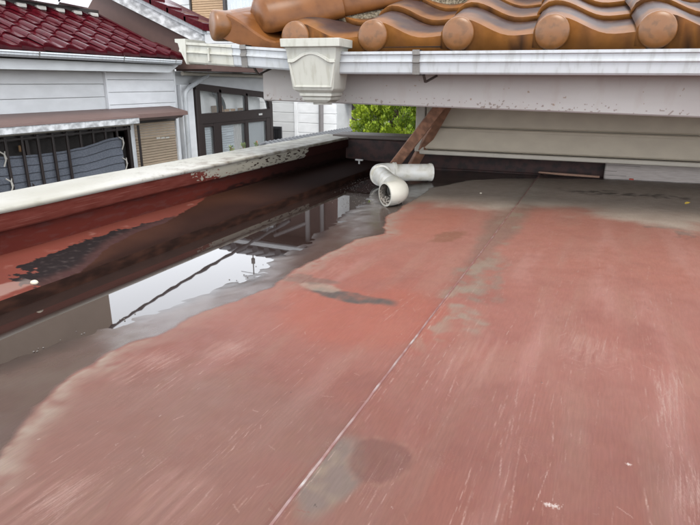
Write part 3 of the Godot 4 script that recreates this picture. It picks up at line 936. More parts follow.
	for q in [[-1.132, 0.024], [-0.548, 0.024], [0.62, 0.024]]:
		var x: float = q[0]
		var l: float = fall.call(x)
		gs = st()
		var band := [Vector2(0.02, 0.5085 + l), Vector2(0.0695, 0.5085 + l), Vector2(0.0695, 0.496 + l), Vector2(0.0635, 0.494 + l), Vector2(0.0635, 0.483 + l), Vector2(0.068, 0.481 + l), Vector2(0.068, 0.474 + l), Vector2(0.0625, 0.472 + l), Vector2(0.0585, 0.440 + l), Vector2(0.0, 0.4375 + l)]
		ribbon(gs, band, [x - 0.011, x + 0.011], func(_x): return 0.0)
		var hair := []
		for p in band: hair.append(p - Vector2(0.0015, -0.0015))
		ribbon(gs, hair, [x - 0.011, x + 0.011], func(_x): return 0.0)
		obj("gutter_bracket", gs, M.bracket_grey, gutter)
		gs = st()
		beam(gs, Vector3(x + 0.018, 0.440 + l, 0.03), Vector3(x + 0.018, 0.418 + l, 0.0), 0.008, 0.006)
		beam(gs, Vector3(x + 0.018, 0.418 + l, 0.0), Vector3(x + 0.045, 0.438 + l, -0.045), 0.008, 0.006)
		obj("hanger_hook", gs, M.iron_dark, gutter)
	# collecting box
	var bx := st()
	var rr := []
	for q in [[0.543, -0.966, -0.773, 0.122], [0.542, -0.968, -0.771, 0.124], [0.520, -0.967, -0.772, 0.123], [0.517, -0.957, -0.786, 0.112], [0.510, -0.955, -0.787, 0.110], [0.396, -0.942, -0.803, 0.092], [0.391, -0.938, -0.806, 0.090], [0.382, -0.921, -0.816, 0.079], [0.381, -0.924, -0.813, 0.081], [0.373, -0.923, -0.814, 0.081], [0.370, -0.914, -0.822, 0.072], [0.369, -0.917, -0.819, 0.074], [0.361, -0.916, -0.821, 0.073], [0.352, -0.906, -0.838, 0.064]]:
		rr.append([Vector3(q[1], q[0], q[3]), Vector3(q[2], q[0], q[3]), Vector3(q[2], q[0], -0.02), Vector3(q[1], q[0], -0.02)])
	loft(bx, rr, false)
	var lead := obj("collecting_box", bx, M.gutter_cream, t)
	lead.set_meta("label", "cream rainwater box with an arched front panel, its pipe missing")
	bx = st()
	# arched moulding on its front
	var arch := []
	for k in 21:
		var f := k / 20.0
		var x := lerpf(-0.950, -0.793, f)
		arch.append(Vector3(x, 0.478 + 0.024 * sin(PI * clampf((f - 0.12) / 0.76, 0, 1)) * (1.0 if f > 0.12 and f < 0.88 else 0.0), 0.108))
	for k in 20: beam(bx, arch[k] - Vector3(0.0006, 0, 0), arch[k + 1] + Vector3(0.0006, 0, 0), 0.010, 0.005, Vector3.BACK, 0.001)
	for e in [[-0.949, -0.934], [-0.797, -0.811]]: beam(bx, Vector3(e[0] + 0.002, 0.478, 0.105), Vector3(e[1], 0.40, 0.094), 0.007, 0.006, Vector3.BACK, 0.001)
	beam(bx, Vector3(-0.935, 0.402, 0.0945), Vector3(-0.810, 0.402, 0.0945), 0.006, 0.005, Vector3.BACK, 0.001)
	obj("arched_moulding", bx, M.gutter_cream, lead)
	bx = st()
	tube(bx, [Vector3(-0.868, 0.353, 0.022), Vector3(-0.868, 0.345, 0.022)], 0.031, 24)
	obj("outlet", bx, M.gutter_cream, lead)
	# fascia with flaking lower edge
	var fw := 1400
	var fh := 64
	var fi := Image.create(fw, fh, false, Image.FORMAT_RGB8)
	var fn := noise(451, 3.0, 4)
	var fc := noise(452, 90.0, 2)
	for i in fw:
		var x := -1.12 + 3.02 * i / fw
		for j in fh:
			var v := j / float(fh)
			var col := Color(204, 201, 197).lerp(Color(194, 188, 184), clampf(0.5 + fn.get_noise_2d(x * 0.6, v * 0.5), 0, 1))
			col = col.lerp(Color(190, 180, 172), clampf(fn.get_noise_2d(x * 6.0, v * 0.3 + 4) - 0.2, 0, 0.4))
			var chip := fc.get_noise_2d(x * 0.7 + v * 0.06, v * 0.13)
			var edge := smoothstep(0.78, 0.92, v)
			if chip > 0.74 - edge * 0.16 - 0.36 * clampf(fn.get_noise_1d(x * 2.6) + 0.15, 0, 1) * edge and v > 0.82:
				col = Color(150, 136, 126)
			if fc.get_noise_2d(x * 0.5 + 40, v * 0.11) > 0.74: col = Color(160, 140, 120)
			fi.set_pixel(i, j, srgb(col.r * 1.22, col.g * 1.22, col.b * 1.22))
	var fm := uv_mat("fascia_paint", fi, 0.5)
	var fx := []
	for k in 25: fx.append(lerpf(-1.152, 1.9, k / 24.0))
	var fs := st()
	ribbon(fs, [Vector2(-0.132, 0.51), Vector2(-0.11, 0.508), Vector2(-0.108, 0.343), Vector2(-0.112, 0.339), Vector2(-0.132, 0.340), Vector2(-0.132, 0.51)], fx, func(x): return -0.0158 * (x + 0.55), false, 0.0, 1.0, true)
	# the front face alone takes the paint strip
	obj("fascia_core", fs, mat("fascia_plain", srgb(240, 234, 234), 0.5, M.soft_t, Vector3(2, 2, 2)), t)
	fs = st()
	ribbon(fs, [Vector2(-0.1075, 0.507), Vector2(-0.1055, 0.343)], fx, func(x): return -0.0158 * (x + 0.55))
	obj("fascia_board", fs, fm, t)
	fs = st()
	box(fs, Vector3(-1.15, 0.36, -0.80), Vector3(1.9, 0.372, -0.133), 0.0)
	box(fs, Vector3(-1.151, 0.346, -0.80), Vector3(-1.13, 0.50, -0.133), 0.0)
	obj("soffit", fs, mat("soffit_paint", srgb(190, 180, 170), 0.7, M.soft_t, Vector3(1, 1, 1)), t)
	# siding boards
	for q in [[0.224, 0.358], [0.121, 0.220]]:
		fs = st()
		box(fs, Vector3(-0.688, q[0], -0.83), Vector3(2.1, q[1], -0.80), 0.005)
		box(fs, Vector3(-0.688, q[0] + 0.006, -0.80), Vector3(2.1, q[1] - 0.012, -0.797), 0.002)
		obj("siding_board", fs, M.siding_beige, t)
	fs = st()
	box(fs, Vector3(-0.735, 0.108, -0.84), Vector3(-0.692, 0.36, -0.792), 0.003)
	obj("corner_trim", fs, M.trim_grey, t)
	fs = st()
	box(fs, Vector3(-0.71, 0.098, -0.835), Vector3(2.1, 0.117, -0.786), 0.003)
	obj("base_flashing", fs, M.trim_grey, t)
	fs = st()
	box(fs, Vector3(-0.73, 0.10, -2.6), Vector3(2.1, 0.62, -0.836), 0.0)
	obj("wall_core", fs, M.siding_beige, t)
	fs = st()
	box(fs, Vector3(-0.70, -0.02, -1.8), Vector3(2.1, 0.099, -1.12), 0.0)
	obj("base_void", fs, M.void_dark, t)

# ---------------------------------------------------------------- the neighbour with the burgundy roof (frame: x = -world z, z = world x + 5.2)
func build_red_house() -> void:
	var t := thing("red_roofed_house", "white sided neighbour house with glossy burgundy tiles, brown awnings and barred window", "house", Vector3(-5.2, 0, 0), PI / 2)
	var n := noise(500, 5.0, 3)
	var srcs := []
	for e in 2:
		var s := st()
		roof_tile(s, 0.262, 0.24, 0.42, 0.042, 0.018, 0.03 if e == 0 else 0.0, n, func(_p, _f): return Color.WHITE)
		s.generate_normals()
		var h := MeshInstance3D.new()
		h.mesh = s.commit(); srcs.append(h)
	for row in 6:
		for i in range(-3, 10):
			if row < 2 or i < 9:
				copy_part(srcs[0 if row == 0 else 1], "roof_tile", Transform3D(Basis(Vector3.UP, rng.randf_range(-0.02, 0.02)) * Basis(Vector3.RIGHT, rng.randf_range(-0.02, 0.02)), Vector3(3.73 + 0.262 * i + rng.randf_range(-0.005, 0.005), 0.705 + 0.42 * 0.215 * row + rng.randf_range(-0.004, 0.004), -0.215 * row)), M.red_tile, t)
	var s := st()
	box(s, Vector3(2.6, 0.60, -1.7), Vector3(6.12, 0.69, -0.05), 0.0)
	prism(s, PackedVector2Array([Vector2(-0.03, 0.69), Vector2(-1.7, 1.40), Vector2(-1.7, 0.69)]), 2.6, 6.12, Transform3D(Basis(Vector3(0, 0, 1), Vector3(0, 1, 0), Vector3(1, 0, 0)), Vector3.ZERO))
	obj("roof_deck", s, M.void_dark, t)
	# verge along the right end of the low roof
	s = st()
	beam(s, Vector3(6.17, 0.70, 0.0), Vector3(6.17, 1.24, -1.29), 0.05, 0.05)
	obj("verge_trim", s, M.red_tile, t)
	# plaster fillets and pale flashing sheets at its head
	for i in 10:
		s = st()
		box(s, Vector3(3.55 + 0.262 * i, 1.20, -1.17), Vector3(3.68 + 0.262 * i, 1.245, -1.12), 0.008)
		obj("plaster_fillet", s, M.plaster, t)
	s = st()
	box(s, Vector3(2.6, 1.10, -1.4), Vector3(6.1, 1.29, -1.18), 0.0)
	obj("ridge_shadow_board", s, M.iron_dark, t)
	for q in [[2.7, 4.62, 1.29], [4.63, 5.35, 1.272], [5.36, 5.80, 1.285]]:
		s = st()
		prism(s, PackedVector2Array([Vector2(q[0], q[2] + 0.02), Vector2(q[0], q[2] + 0.30), Vector2(q[1] + 0.25, q[2] + 0.30), Vector2(q[1], q[2])]), -1.20, -1.04)
		obj("pale_flashing", s, M.white_siding, t)
	# gutter and fascia of the low roof
	s = st()
	ribbon(s, [Vector2(-0.02, 0.672), Vector2(0.0, 0.672), Vector2(0.05, 0.668), Vector2(0.055, 0.655), Vector2(0.045, 0.648), Vector2(0.048, 0.632), Vector2(0.025, 0.612), Vector2(-0.03, 0.612), Vector2(-0.02, 0.672)], [2.6, 3.6, 4.6, 5.6, 6.22], func(x): return -0.004 * (x - 4.0), false, 0, 1, true)
	var gut := obj("gutter", s, M.gutter_white, t)
	for x in [4.12, 5.22, 6.10]:
		s = st()
		beam(s, Vector3(x, 0.672, 0.058), Vector3(x, 0.61, 0.04), 0.012, 0.006, Vector3.BACK)
		obj("gutter_clip", s, M.bracket_grey, gut)
	s = st()
	prism(s, PackedVector2Array([Vector2(2.6, 0.625), Vector2(6.30, 0.60), Vector2(6.12, 0.505), Vector2(2.6, 0.50)]), -0.28, -0.08)
	obj("fascia_board", s, M.shade_siding, t)
	# walls: boards of the left panel a little behind those of the right
	for k in 6:
		var y := 0.51 - 0.147 * (k + 1)
		if k < 4:
			s = st()
			box(s, Vector3(2.6, y, -0.38), Vector3(5.24, y + 0.143, -0.335), 0.004)
			obj("siding_board", s, M.shade_siding, t)
		s = st()
		box(s, Vector3(5.255, y + 0.05, -0.38), Vector3(6.44, y + 0.193, -0.30), 0.004)
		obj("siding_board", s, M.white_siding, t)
	s = st()
	box(s, Vector3(5.24, -0.1, -0.36), Vector3(5.262, 0.56, -0.295), 0.003)
	box(s, Vector3(6.44, -2.9, -0.4), Vector3(6.47, 0.60, -0.295), 0.003)
	obj("corner_trim", s, M.white_siding, t)
	s = st()
	box(s, Vector3(2.6, -3.0, -3.5), Vector3(6.44, -0.95, -0.33), 0.0)
	box(s, Vector3(2.6, -0.95, -3.5), Vector3(6.44, 0.60, -0.39), 0.0)
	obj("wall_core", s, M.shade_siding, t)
	# awnings
	var side := Transform3D(Basis(Vector3(0, 0, 1), Vector3(0, 1, 0), Vector3(1, 0, 0)), Vector3.ZERO)
	s = st()
	prism(s, PackedVector2Array([Vector2(-0.335, 0.075), Vector2(0.15, 0.012), Vector2(0.155, -0.012), Vector2(0.14, -0.012), Vector2(-0.335, 0.03)]), 2.6, 5.26, side)
	var aw := obj("window_awning", s, M.awning_brown, t)
	s = st()
	box(s, Vector3(2.6, -0.082, 0.125), Vector3(5.255, -0.013, 0.15), 0.006)
	obj("peeling_edge_board", s, M.peeling_white, aw)
	s = st()
	prism(s, PackedVector2Array([Vector2(-0.30, 0.075), Vector2(0.0, 0.012), Vector2(0.005, -0.035), Vector2(-0.01, -0.035), Vector2(-0.30, 0.0)]), 5.10, 6.31, side)
	prism(s, PackedVector2Array([Vector2(-0.30, 0.0), Vector2(-0.01, -0.035), Vector2(-0.06, -0.07), Vector2(-0.30, -0.07)]), 5.36, 6.25, side)
	obj("shutter_awning", s, M.awning_brown, t)
	# barred window
	s = st()
	box(s, Vector3(2.6, -0.95, -0.33), Vector3(5.46, -0.15, -0.30), 0.0)
	var win := obj("barred_window", s, M.dark_room, t)
	for q in [[2.6, -0.19, 5.49, -0.13], [5.43, -0.95, 5.48, -0.13], [2.6, -0.98, 5.48, -0.93], [4.02, -0.95, 4.06, -0.15]]:
		s = st()
		box(s, Vector3(q[0], q[1], -0.30), Vector3(q[2], q[3], -0.235), 0.003)
		obj("frame", s, M.dark_frame, win)
	s = st()
	box(s, Vector3(2.6, -0.13, -0.30), Vector3(5.49, -0.09, -0.20), 0.003)
	obj("lintel_trim", s, M.trim_grey, win)
	for k in 16:
		s = st()
		var x := 2.88 + 0.18 * k
		box(s, Vector3(x - 0.013, -0.93, -0.215), Vector3(x + 0.013, -0.135, -0.19), 0.003)
		obj("bar", s, M.dark_frame, win)
	for y in [-0.165, -0.9]:
		s = st()
		box(s, Vector3(2.7, y - 0.012, -0.205), Vector3(5.45, y + 0.012, -0.195), 0.002)
		obj("bar_rail", s, M.dark_frame, win)
	s = st()
	box(s, Vector3(3.95, -0.30, -0.26), Vector3(4.0, -0.235, -0.235), 0.015)
	obj("window_ornament", s, M.cardboard, win)
	s = st()
	box(s, Vector3(5.49, -3.0, -0.33), Vector3(5.56, -0.09, -0.25), 0.003)
	obj("white_post", s, M.white_siding, t)
	# roller shutter
	s = st()
	box(s, Vector3(5.56, -0.12, -0.34), Vector3(6.42, 0.0, -0.27), 0.003)
	obj("shutter_box", s, M.iron_dark, t)
	s = st()
	for k in 24:
		box(s, Vector3(5.585, -0.155 - 0.035 * k, -0.33), Vector3(6.375, -0.123 - 0.035 * k, -0.29), 0.007)
	obj("roller_shutter", s, M.shutter_tan, t)
	s = st()
	box(s, Vector3(6.375, -1.1, -0.34), Vector3(6.43, -0.10, -0.265), 0.003)
	obj("shutter_rail", s, M.white_siding, t)
	for k in 3:
		s = st()
		box(s, Vector3(5.98 + 0.09 * k, -0.345 - 0.004 * k, -0.291), Vector3(6.05 + 0.09 * k, -0.325 - 0.004 * k, -0.2845), 0.0)
		obj("scratch_patch", s, M.plaster, t)
	# gable end above, with a peeling bargeboard
	var rake := func(z: float) -> float: return 0.85 - 0.415 * (z - 0.27)
	var pl := func(lo: float, hi: float, z0: float, z1: float) -> PackedVector2Array:
		return PackedVector2Array([Vector2(z0, rake.call(z0) + lo), Vector2(z1, rake.call(z1) + lo), Vector2(z1, rake.call(z1) + hi), Vector2(z0, rake.call(z0) + hi)])
	s = st()
	prism(s, pl.call(0.0, 0.15, 0.30, -3.3), 6.34, 6.40, side)
	obj("bargeboard", s, M.peeling_white, t)
	s = st()
	prism(s, pl.call(0.15, 0.215, 0.33, -3.3), 6.32, 6.41, side)
	obj("bargeboard_lip", s, M.gutter_white, t)
	s = st()
	prism(s, PackedVector2Array([Vector2(0.30, 0.555), Vector2(0.30, rake.call(0.30) + 0.02), Vector2(-3.3, rake.call(-3.3) + 0.02), Vector2(-3.3, 0.555)]), 6.42, 6.50, side)
	obj("gable_panel", s, M.brown_soffit, t)
	for k in 14:
		var z := 0.36 - 0.27 * k
		s = st()
		prism(s, PackedVector2Array([Vector2(z + 0.01, rake.call(z) + 0.205), Vector2(z - 0.29, rake.call(z - 0.29) + 0.205), Vector2(z - 0.29, rake.call(z - 0.29) + 0.265), Vector2(z - 0.02, rake.call(z) + 0.305), Vector2(z + 0.01, rake.call(z) + 0.29)]), 6.29, 6.56, side)
		obj("verge_tile", s, M.red_tile, t)
	s = st()
	prism(s, PackedVector2Array([Vector2(0.36, rake.call(0.36) + 0.18), Vector2(-3.3, rake.call(-3.3) + 0.18), Vector2(-3.3, rake.call(-3.3) + 0.27), Vector2(0.36, rake.call(0.36) + 0.27)]), 6.56, 6.85, side)
	obj("main_roof", s, M.red_tile, t)
	s = st()
	box(s, Vector3(6.87, 0.625, -3.3), Vector3(9.0, 0.66, 0.32), 0.01)
	obj("porch_roof", s, M.red_tile, t)
	s = st()
	box(s, Vector3(6.50, 0.53, -0.30), Vector3(8.98, 0.62, 0.30), 0.0)
	obj("eave_soffit", s, M.brown_soffit, t)
	s = st()
	box(s, Vector3(6.50, -3.0, -3.3), Vector3(8.93, 0.53, -0.56), 0.0)
	box(s, Vector3(6.50, -3.0, -0.56), Vector3(6.83, 0.53, -0.36), 0.0)
	prism(s, PackedVector2Array([Vector2(6.83, 0.53), Vector2(8.93, 0.53), Vector2(8.93, 0.22), Vector2(6.83, 0.375)]), -0.56, -0.36)
	obj("main_wall", s, M.shade_siding, t)
	s = st()
	tube(s, [Vector3(6.5, 0.50, -0.20), Vector3(7.5, 0.495, -0.20), Vector3(8.9, 0.485, -0.20)], 0.028, 12)
	obj("eave_pipe", s, M.trim_grey, t)
	s = st()
	tube(s, [Vector3(7.06, 0.49, -0.20), Vector3(7.03, 0.47, -0.20), Vector3(6.60, 0.30, -0.20), Vector3(6.53, 0.24, -0.20), Vector3(6.52, 0.15, -0.20), Vector3(6.50, -2.9, -0.20)], 0.032, 14)
	obj("downpipe", s, M.gutter_white, t)
	s = st()
	box(s, Vector3(6.55, -3.0, -0.36), Vector3(6.82, 0.35, -0.29), 0.004)
	obj("pale_panel", s, M.white_siding, t)
	# woven blue blind tied over the bars
	var bl := thing("blue_blind", "faded blue woven blind hung over the barred window of the white house", "blind", Vector3(-5.2, 0, 0), PI / 2)
	var depth := func(x: float) -> float: return lerpf(-0.228, -0.165, smoothstep(4.60, 4.70, x))
	var top := func(x: float) -> float:
		var u := (x - 3.3) / 1.93
		return -0.31 - 0.035 * sin(PI * clampf(u * 1.4 - 0.2, 0, 1)) + 0.06 * smoothstep(0.6, 1.0, u)
	s = st()
	sheet(s, 60, 20, func(u, v):
		var x := lerpf(3.2, 5.24, u)
		return Vector3(x, lerpf(top.call(x), -0.92, v), depth.call(x) + 0.010 * sin(x * 17.0) * (1.0 if x > 4.7 else 0.4) + 0.006 * sin(v * 9.0 + x * 3.0)))
	sheet(s, 60, 20, func(u, v):
		var x := lerpf(5.24, 3.2, u)
		return Vector3(x, lerpf(top.call(x), -0.92, v), depth.call(x) - 0.006 + 0.010 * sin(x * 17.0) * (1.0 if x > 4.7 else 0.4) + 0.006 * sin(v * 9.0 + x * 3.0)))
	obj("woven_sheet", s, M.blue_cloth, bl)
	for k in 7:
		s = st()
		var pts := []
		for i in 41:
			var x := lerpf(3.2, 5.24, i / 40.0)
			var v := 0.04 + 0.14 * k
			pts.append(Vector3(x, lerpf(top.call(x), -0.92, v), depth.call(x) + 0.004 + 0.010 * sin(x * 17.0) * (1.0 if x > 4.7 else 0.4) + 0.006 * sin(v * 9.0 + x * 3.0)))
		tube(s, pts, 0.004, 6)
		obj("cord_line", s, M.cloth_line, bl)
	for q in [[5.23, -0.27], [5.25, -0.52], [3.72, -0.55], [3.70, -0.28]]:
		s = st()
		tube(s, [Vector3(q[0] - 0.03, q[1] + 0.02, -0.16), Vector3(q[0], q[1] - 0.01, -0.13), Vector3(q[0] + 0.01, q[1] - 0.07, -0.135), Vector3(q[0] - 0.015, q[1] - 0.13, -0.14)], 0.008, 6)
		tube(s, [Vector3(q[0] + 0.03, q[1] + 0.01, -0.16), Vector3(q[0], q[1] - 0.01, -0.125), Vector3(q[0] + 0.02, q[1] - 0.06, -0.135)], 0.007, 6)
		obj("tie", s, M.twine, bl)

func build_sunroom() -> void:
	var t := thing("sunroom", "dark brown framed sunroom with rounded upper corner beside the red roofed house", "sunroom", Vector3(-5.2, 0, 0), PI / 2)
	# frame: x = -world z; face at z = -0.28
	var top := func(x: float) -> float: return 0.372 - 0.080 * (x - 6.85)
	var fr := func(called: String, poly: PackedVector2Array, z0 := -0.33, z1 := -0.26) -> void:
		var s := st()
		prism(s, poly, z0, z1)
		obj(called, s, M.dark_frame, t)
	var bar := func(called: String, x0: float, y0: float, x1: float, y1: float, z1 := -0.26) -> void:
		var s := st()
		box(s, Vector3(x0, y0, -0.33), Vector3(x1, y1, z1), 0.004)
		obj(called, s, M.dark_frame, t)
	# top rail that bends down round the far corner
	var outer := PackedVector2Array()
	var inner := PackedVector2Array()
	for k in 13:
		var x := lerpf(6.85, 8.66, k / 12.0)
		outer.append(Vector2(x, top.call(x))); inner.append(Vector2(x, top.call(x) - 0.095))
	for k in range(1, 9):
		var a := PI / 2 * k / 8.0
		outer.append(Vector2(8.66 + 0.27 * sin(a), top.call(8.66) - 0.22 * (1.0 - cos(a))))
		inner.append(Vector2(8.66 + 0.17 * sin(a), top.call(8.66) - 0.095 - 0.17 * (1.0 - cos(a))))
	inner.reverse()
	var poly := outer.duplicate()
	poly.append_array(inner)
	fr.call("curved_top_rail", poly)
	bar.call("post", 6.835, -2.9, 6.93, 0.29, -0.255)
	bar.call("post", 8.84, -2.9, 8.93, 0.02, -0.255)
	bar.call("mullion", 7.39, -0.06, 7.45, 0.28)
	bar.call("mullion", 8.11, -0.06, 8.17, 0.21)
	bar.call("transom", 6.92, -0.21, 8.85, -0.06, -0.25)
	bar.call("door_stile", 6.93, -2.9, 6.985, -0.21)
	bar.call("door_stile", 7.21, -2.9, 7.40, -0.21)
	bar.call("door_stile", 8.06, -2.9, 8.15, -0.21)
	bar.call("door_stile", 8.72, -2.9, 8.84, -0.21)
	bar.call("door_rail", 6.93, -0.26, 8.84, -0.21, -0.265)
	for q in [[6.93, 7.39, -0.06, 0.29], [7.45, 8.11, -0.06, 0.26], [8.17, 8.80, -0.06, 0.18], [6.985, 7.21, -1.6, -0.26], [7.40, 8.06, -1.6, -0.26], [8.15, 8.72, -1.6, -0.26]]:
		var s := st()
		box(s, Vector3(q[0] - 0.005, q[2] - 0.005, -0.297), Vector3(q[1] + 0.005, minf(q[3], top.call(q[1]) - 0.06), -0.292), 0.0)
		obj("pane", s, M.pane, t)
	# the room behind: end wall, roof sheet, and what hangs inside
	var s := st()
	box(s, Vector3(6.84, -2.9, -0.52), Vector3(8.90, 0.05, -0.50), 0.0)
	prism(s, PackedVector2Array([Vector2(6.84, 0.05), Vector2(8.9, 0.05), Vector2(8.9, 0.12), Vector2(6.84, 0.30)]), -0.52, -0.50)
	obj("inner_wall", s, mat("room_grey", Color(0.93, 0.93, 0.92), 0.9, M.soft_t, Vector3(1, 1, 1)), t)
	s = st()
	sheet(s, 40, 4, func(u, v): return Vector3(lerpf(6.95, 7.25, u), lerpf(-0.22, -1.6, v), -0.34 + 0.012 * sin(u * 60.0)))
	sheet(s, 60, 4, func(u, v): return Vector3(lerpf(7.38, 7.82, u), lerpf(-0.22, -1.6, v), -0.34 + 0.012 * sin(u * 80.0)))
	obj("curtain", s, M.curtain, t)
	for k in 26:
		var y := -0.27 - 0.035 * k
		s = st()
		box(s, Vector3(6.97, y, -0.325), Vector3(7.80 if k % 5 != 4 else 7.6, y + 0.008, -0.318), 0.0)
		if k < 12: obj("blind_slat", s, M.grey_mesh, t)
	s = st()
	sheet(s, 30, 4, func(u, v): return Vector3(lerpf(7.82, 8.05, u), lerpf(-0.22, -1.6, v), -0.345 + 0.02 * sin(u * 30.0)))
	obj("pale_curtain", s, M.net_curtain, t)
	s = st()
	box(s, Vector3(8.16, -1.6, -0.335), Vector3(8.72, -0.25, -0.325), 0.0)
	obj("net_screen", s, M.grey_mesh, t)
	s = st()
	box(s, Vector3(8.46, -0.155, -0.25), Vector3(8.57, -0.125, -0.247), 0.0)
	obj("label_plate", s, M.sticker, t)
	# curved strut seen through the glass
	s = st()
	var pts := []
	for k in 9: pts.append(Vector3(7.46 + 0.26 * sin(PI / 2 * k / 8.0), 0.21 - 0.24 * (1.0 - cos(PI / 2 * k / 8.0)), -0.42))
	tube(s, pts, 0.03, 8)
	obj("curved_strut", s, M.dark_frame, t)
	# things on the inner shelf
	s = st()
	box(s, Vector3(6.95, -0.12, -0.50), Vector3(8.84, -0.095, -0.34), 0.002)
	obj("inner_shelf", s, M.dark_frame, t)
	for q in [[7.47, 7.66, 0.03, "tall tan cardboard box on the sunroom shelf by the curved strut", -0.40], [7.68, 7.98, -0.03, "wide low cardboard box in the middle of the sunroom shelf", -0.39], [8.19, 8.36, -0.03, "small cardboard box behind the right upper pane of the sunroom", -0.40]]:
		var c := thing("cardboard_box", q[3], "box", Vector3(-5.2, -0.095, 0), PI / 2, "cardboard boxes in the sunroom")
		s = st()
		box(s, Vector3(q[0], 0, q[4] - 0.09), Vector3(q[1], q[2] + 0.095, q[4]), 0.004)
		obj("carton", s, M.cardboard, c)
		s = st()
		box(s, Vector3((q[0] + q[1]) / 2 - 0.02, 0.01, q[4] - 0.088), Vector3((q[0] + q[1]) / 2 + 0.02, q[2] + 0.097, q[4] + 0.002), 0.001)
		obj("tape", s, M.trim_grey, c)

func build_white_house() -> void:
	var t := thing("white_sided_house", "tall white sided house behind with a tan window shutter and grey downpipe", "house", Vector3(0, 0, -10.0))
	var s := st()
	box(s, Vector3(-9.6, -3.0, -6.0), Vector3(-4.70, 2.75, -0.03), 0.0)
	obj("wall_core", s, M.shade_siding, t)
	for k in 22:
		var y := -1.3 + 0.186 * k
		for e in [[-9.6, -5.60], [-5.52, -4.70]]:
			if y + 0.18 < 0.20 or e[0] < -6:
				s = st()
				box(s, Vector3(e[0], y, -0.03), Vector3(e[1], y + 0.181, 0.0 if e[0] < -6 else 0.03), 0.005)
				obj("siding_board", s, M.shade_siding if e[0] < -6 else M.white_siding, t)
	s = st()
	box(s, Vector3(-5.60, -3.0, -0.04), Vector3(-5.52, 2.7, 0.045), 0.005)
	obj("corner_trim", s, M.white_siding, t)
	s = st()
	tube(s, [Vector3(-4.985, 2.6, 0.08), Vector3(-4.99, -3.0, 0.08)], 0.045, 14)
	obj("downpipe", s, M.grey_pipe, t)
	s = st()
	box(s, Vector3(-6.05, 0.35, 0.02), Vector3(-4.66, 2.70, 0.05), 0.004)
	obj("brown_panel", s, M.brown_soffit, t)
	# shuttered window
	var f := st()
	box(f, Vector3(-7.90, 1.48, 0.0), Vector3(-7.08, 2.72, 0.05), 0.01)
	var win := obj("shutter_window", f, M.shutter_light, t)
	for k in 26:
		s = st()
		box(s, Vector3(-7.87, 1.54 + 0.044 * k, 0.05), Vector3(-7.12, 1.578 + 0.044 * k, 0.066), 0.006)
		if k < 12: obj("shutter_slat", s, M.shutter_light, win)
	s = st()
	box(s, Vector3(-7.93, 1.44, 0.0), Vector3(-7.07, 1.50, 0.12), 0.01)
	obj("sill", s, M.iron_dark, win)
	for x in [-7.92, -7.11]:
		s = st()
		box(s, Vector3(x, 1.50, 0.0), Vector3(x + 0.04, 2.72, 0.09), 0.006)
		obj("frame", s, M.iron_dark, win)
	f = st()
	box(f, Vector3(-7.06, 1.36, 0.0), Vector3(-6.1, 2.7, 0.03), 0.0)
	var w2 := obj("curtained_window", f, M.dark_room, t)
	s = st()
	sheet(s, 90, 3, func(u, v): return Vector3(lerpf(-7.02, -6.12, u), lerpf(2.68, 1.38, v), 0.055 + 0.018 * sin(u * 75.0)))
	obj("curtain", s, M.curtain, w2)
	s = st()
	box(s, Vector3(-7.05, 1.38, 0.085), Vector3(-6.1, 2.68, 0.09), 0.0)
	obj("pane", s, M.pane, w2)
	for x in [-7.09, -6.12]:
		s = st()
		box(s, Vector3(x, 1.34, 0.0), Vector3(x + 0.07, 2.72, 0.12), 0.006)
		obj("frame", s, M.dark_frame, w2)
	# upper roof with its eave: seen mirrored in the puddle
	s = st()
	box(s, Vector3(-7.7, 2.70, -0.2), Vector3(-4.5, 2.80, 0.55), 0.0)
	obj("eave_soffit", s, M.brown_soffit, t)
	s = st()
	box(s, Vector3(-7.0, 2.72, 0.56), Vector3(-4.45, 2.82, 0.66), 0.02)
	obj("gutter", s, M.gutter_white, t)
	s = st()
	prism(s, PackedVector2Array([Vector2(0.62, 2.81), Vector2(-1.5, 3.72), Vector2(-1.5, 3.60), Vector2(0.5, 2.79)]), -7.75, -4.45, Transform3D(Basis(Vector3(0, 0, 1), Vector3(0, 1, 0), Vector3(1, 0, 0)), Vector3.ZERO))
	var roof := obj("upper_roof", s, M.slate_tile, t)
	for k in 12:
		s = st()
		for j in 5:
			var z := 0.6 - 0.32 * j
			tube(s, [Vector3(-7.6 + 0.27 * k, 2.90 + 0.137 * j, z + 0.05), Vector3(-7.6 + 0.27 * k, 3.02 + 0.137 * j, z - 0.27)], [0.075, 0.06], 8)
		obj("tile_course", s, M.slate_tile, roof)
	s = st()
	tube(s, [Vector3(-5.2, 1.2, 0.3), Vector3(-5.2, 2.7, 0.3)], 0.05, 10)
	tube(s, [Vector3(-5.2, 2.3, 0.3), Vector3(-5.9, 2.62, 0.45)], 0.04, 10)
	obj("eave_post", s, M.grey_pipe, t)

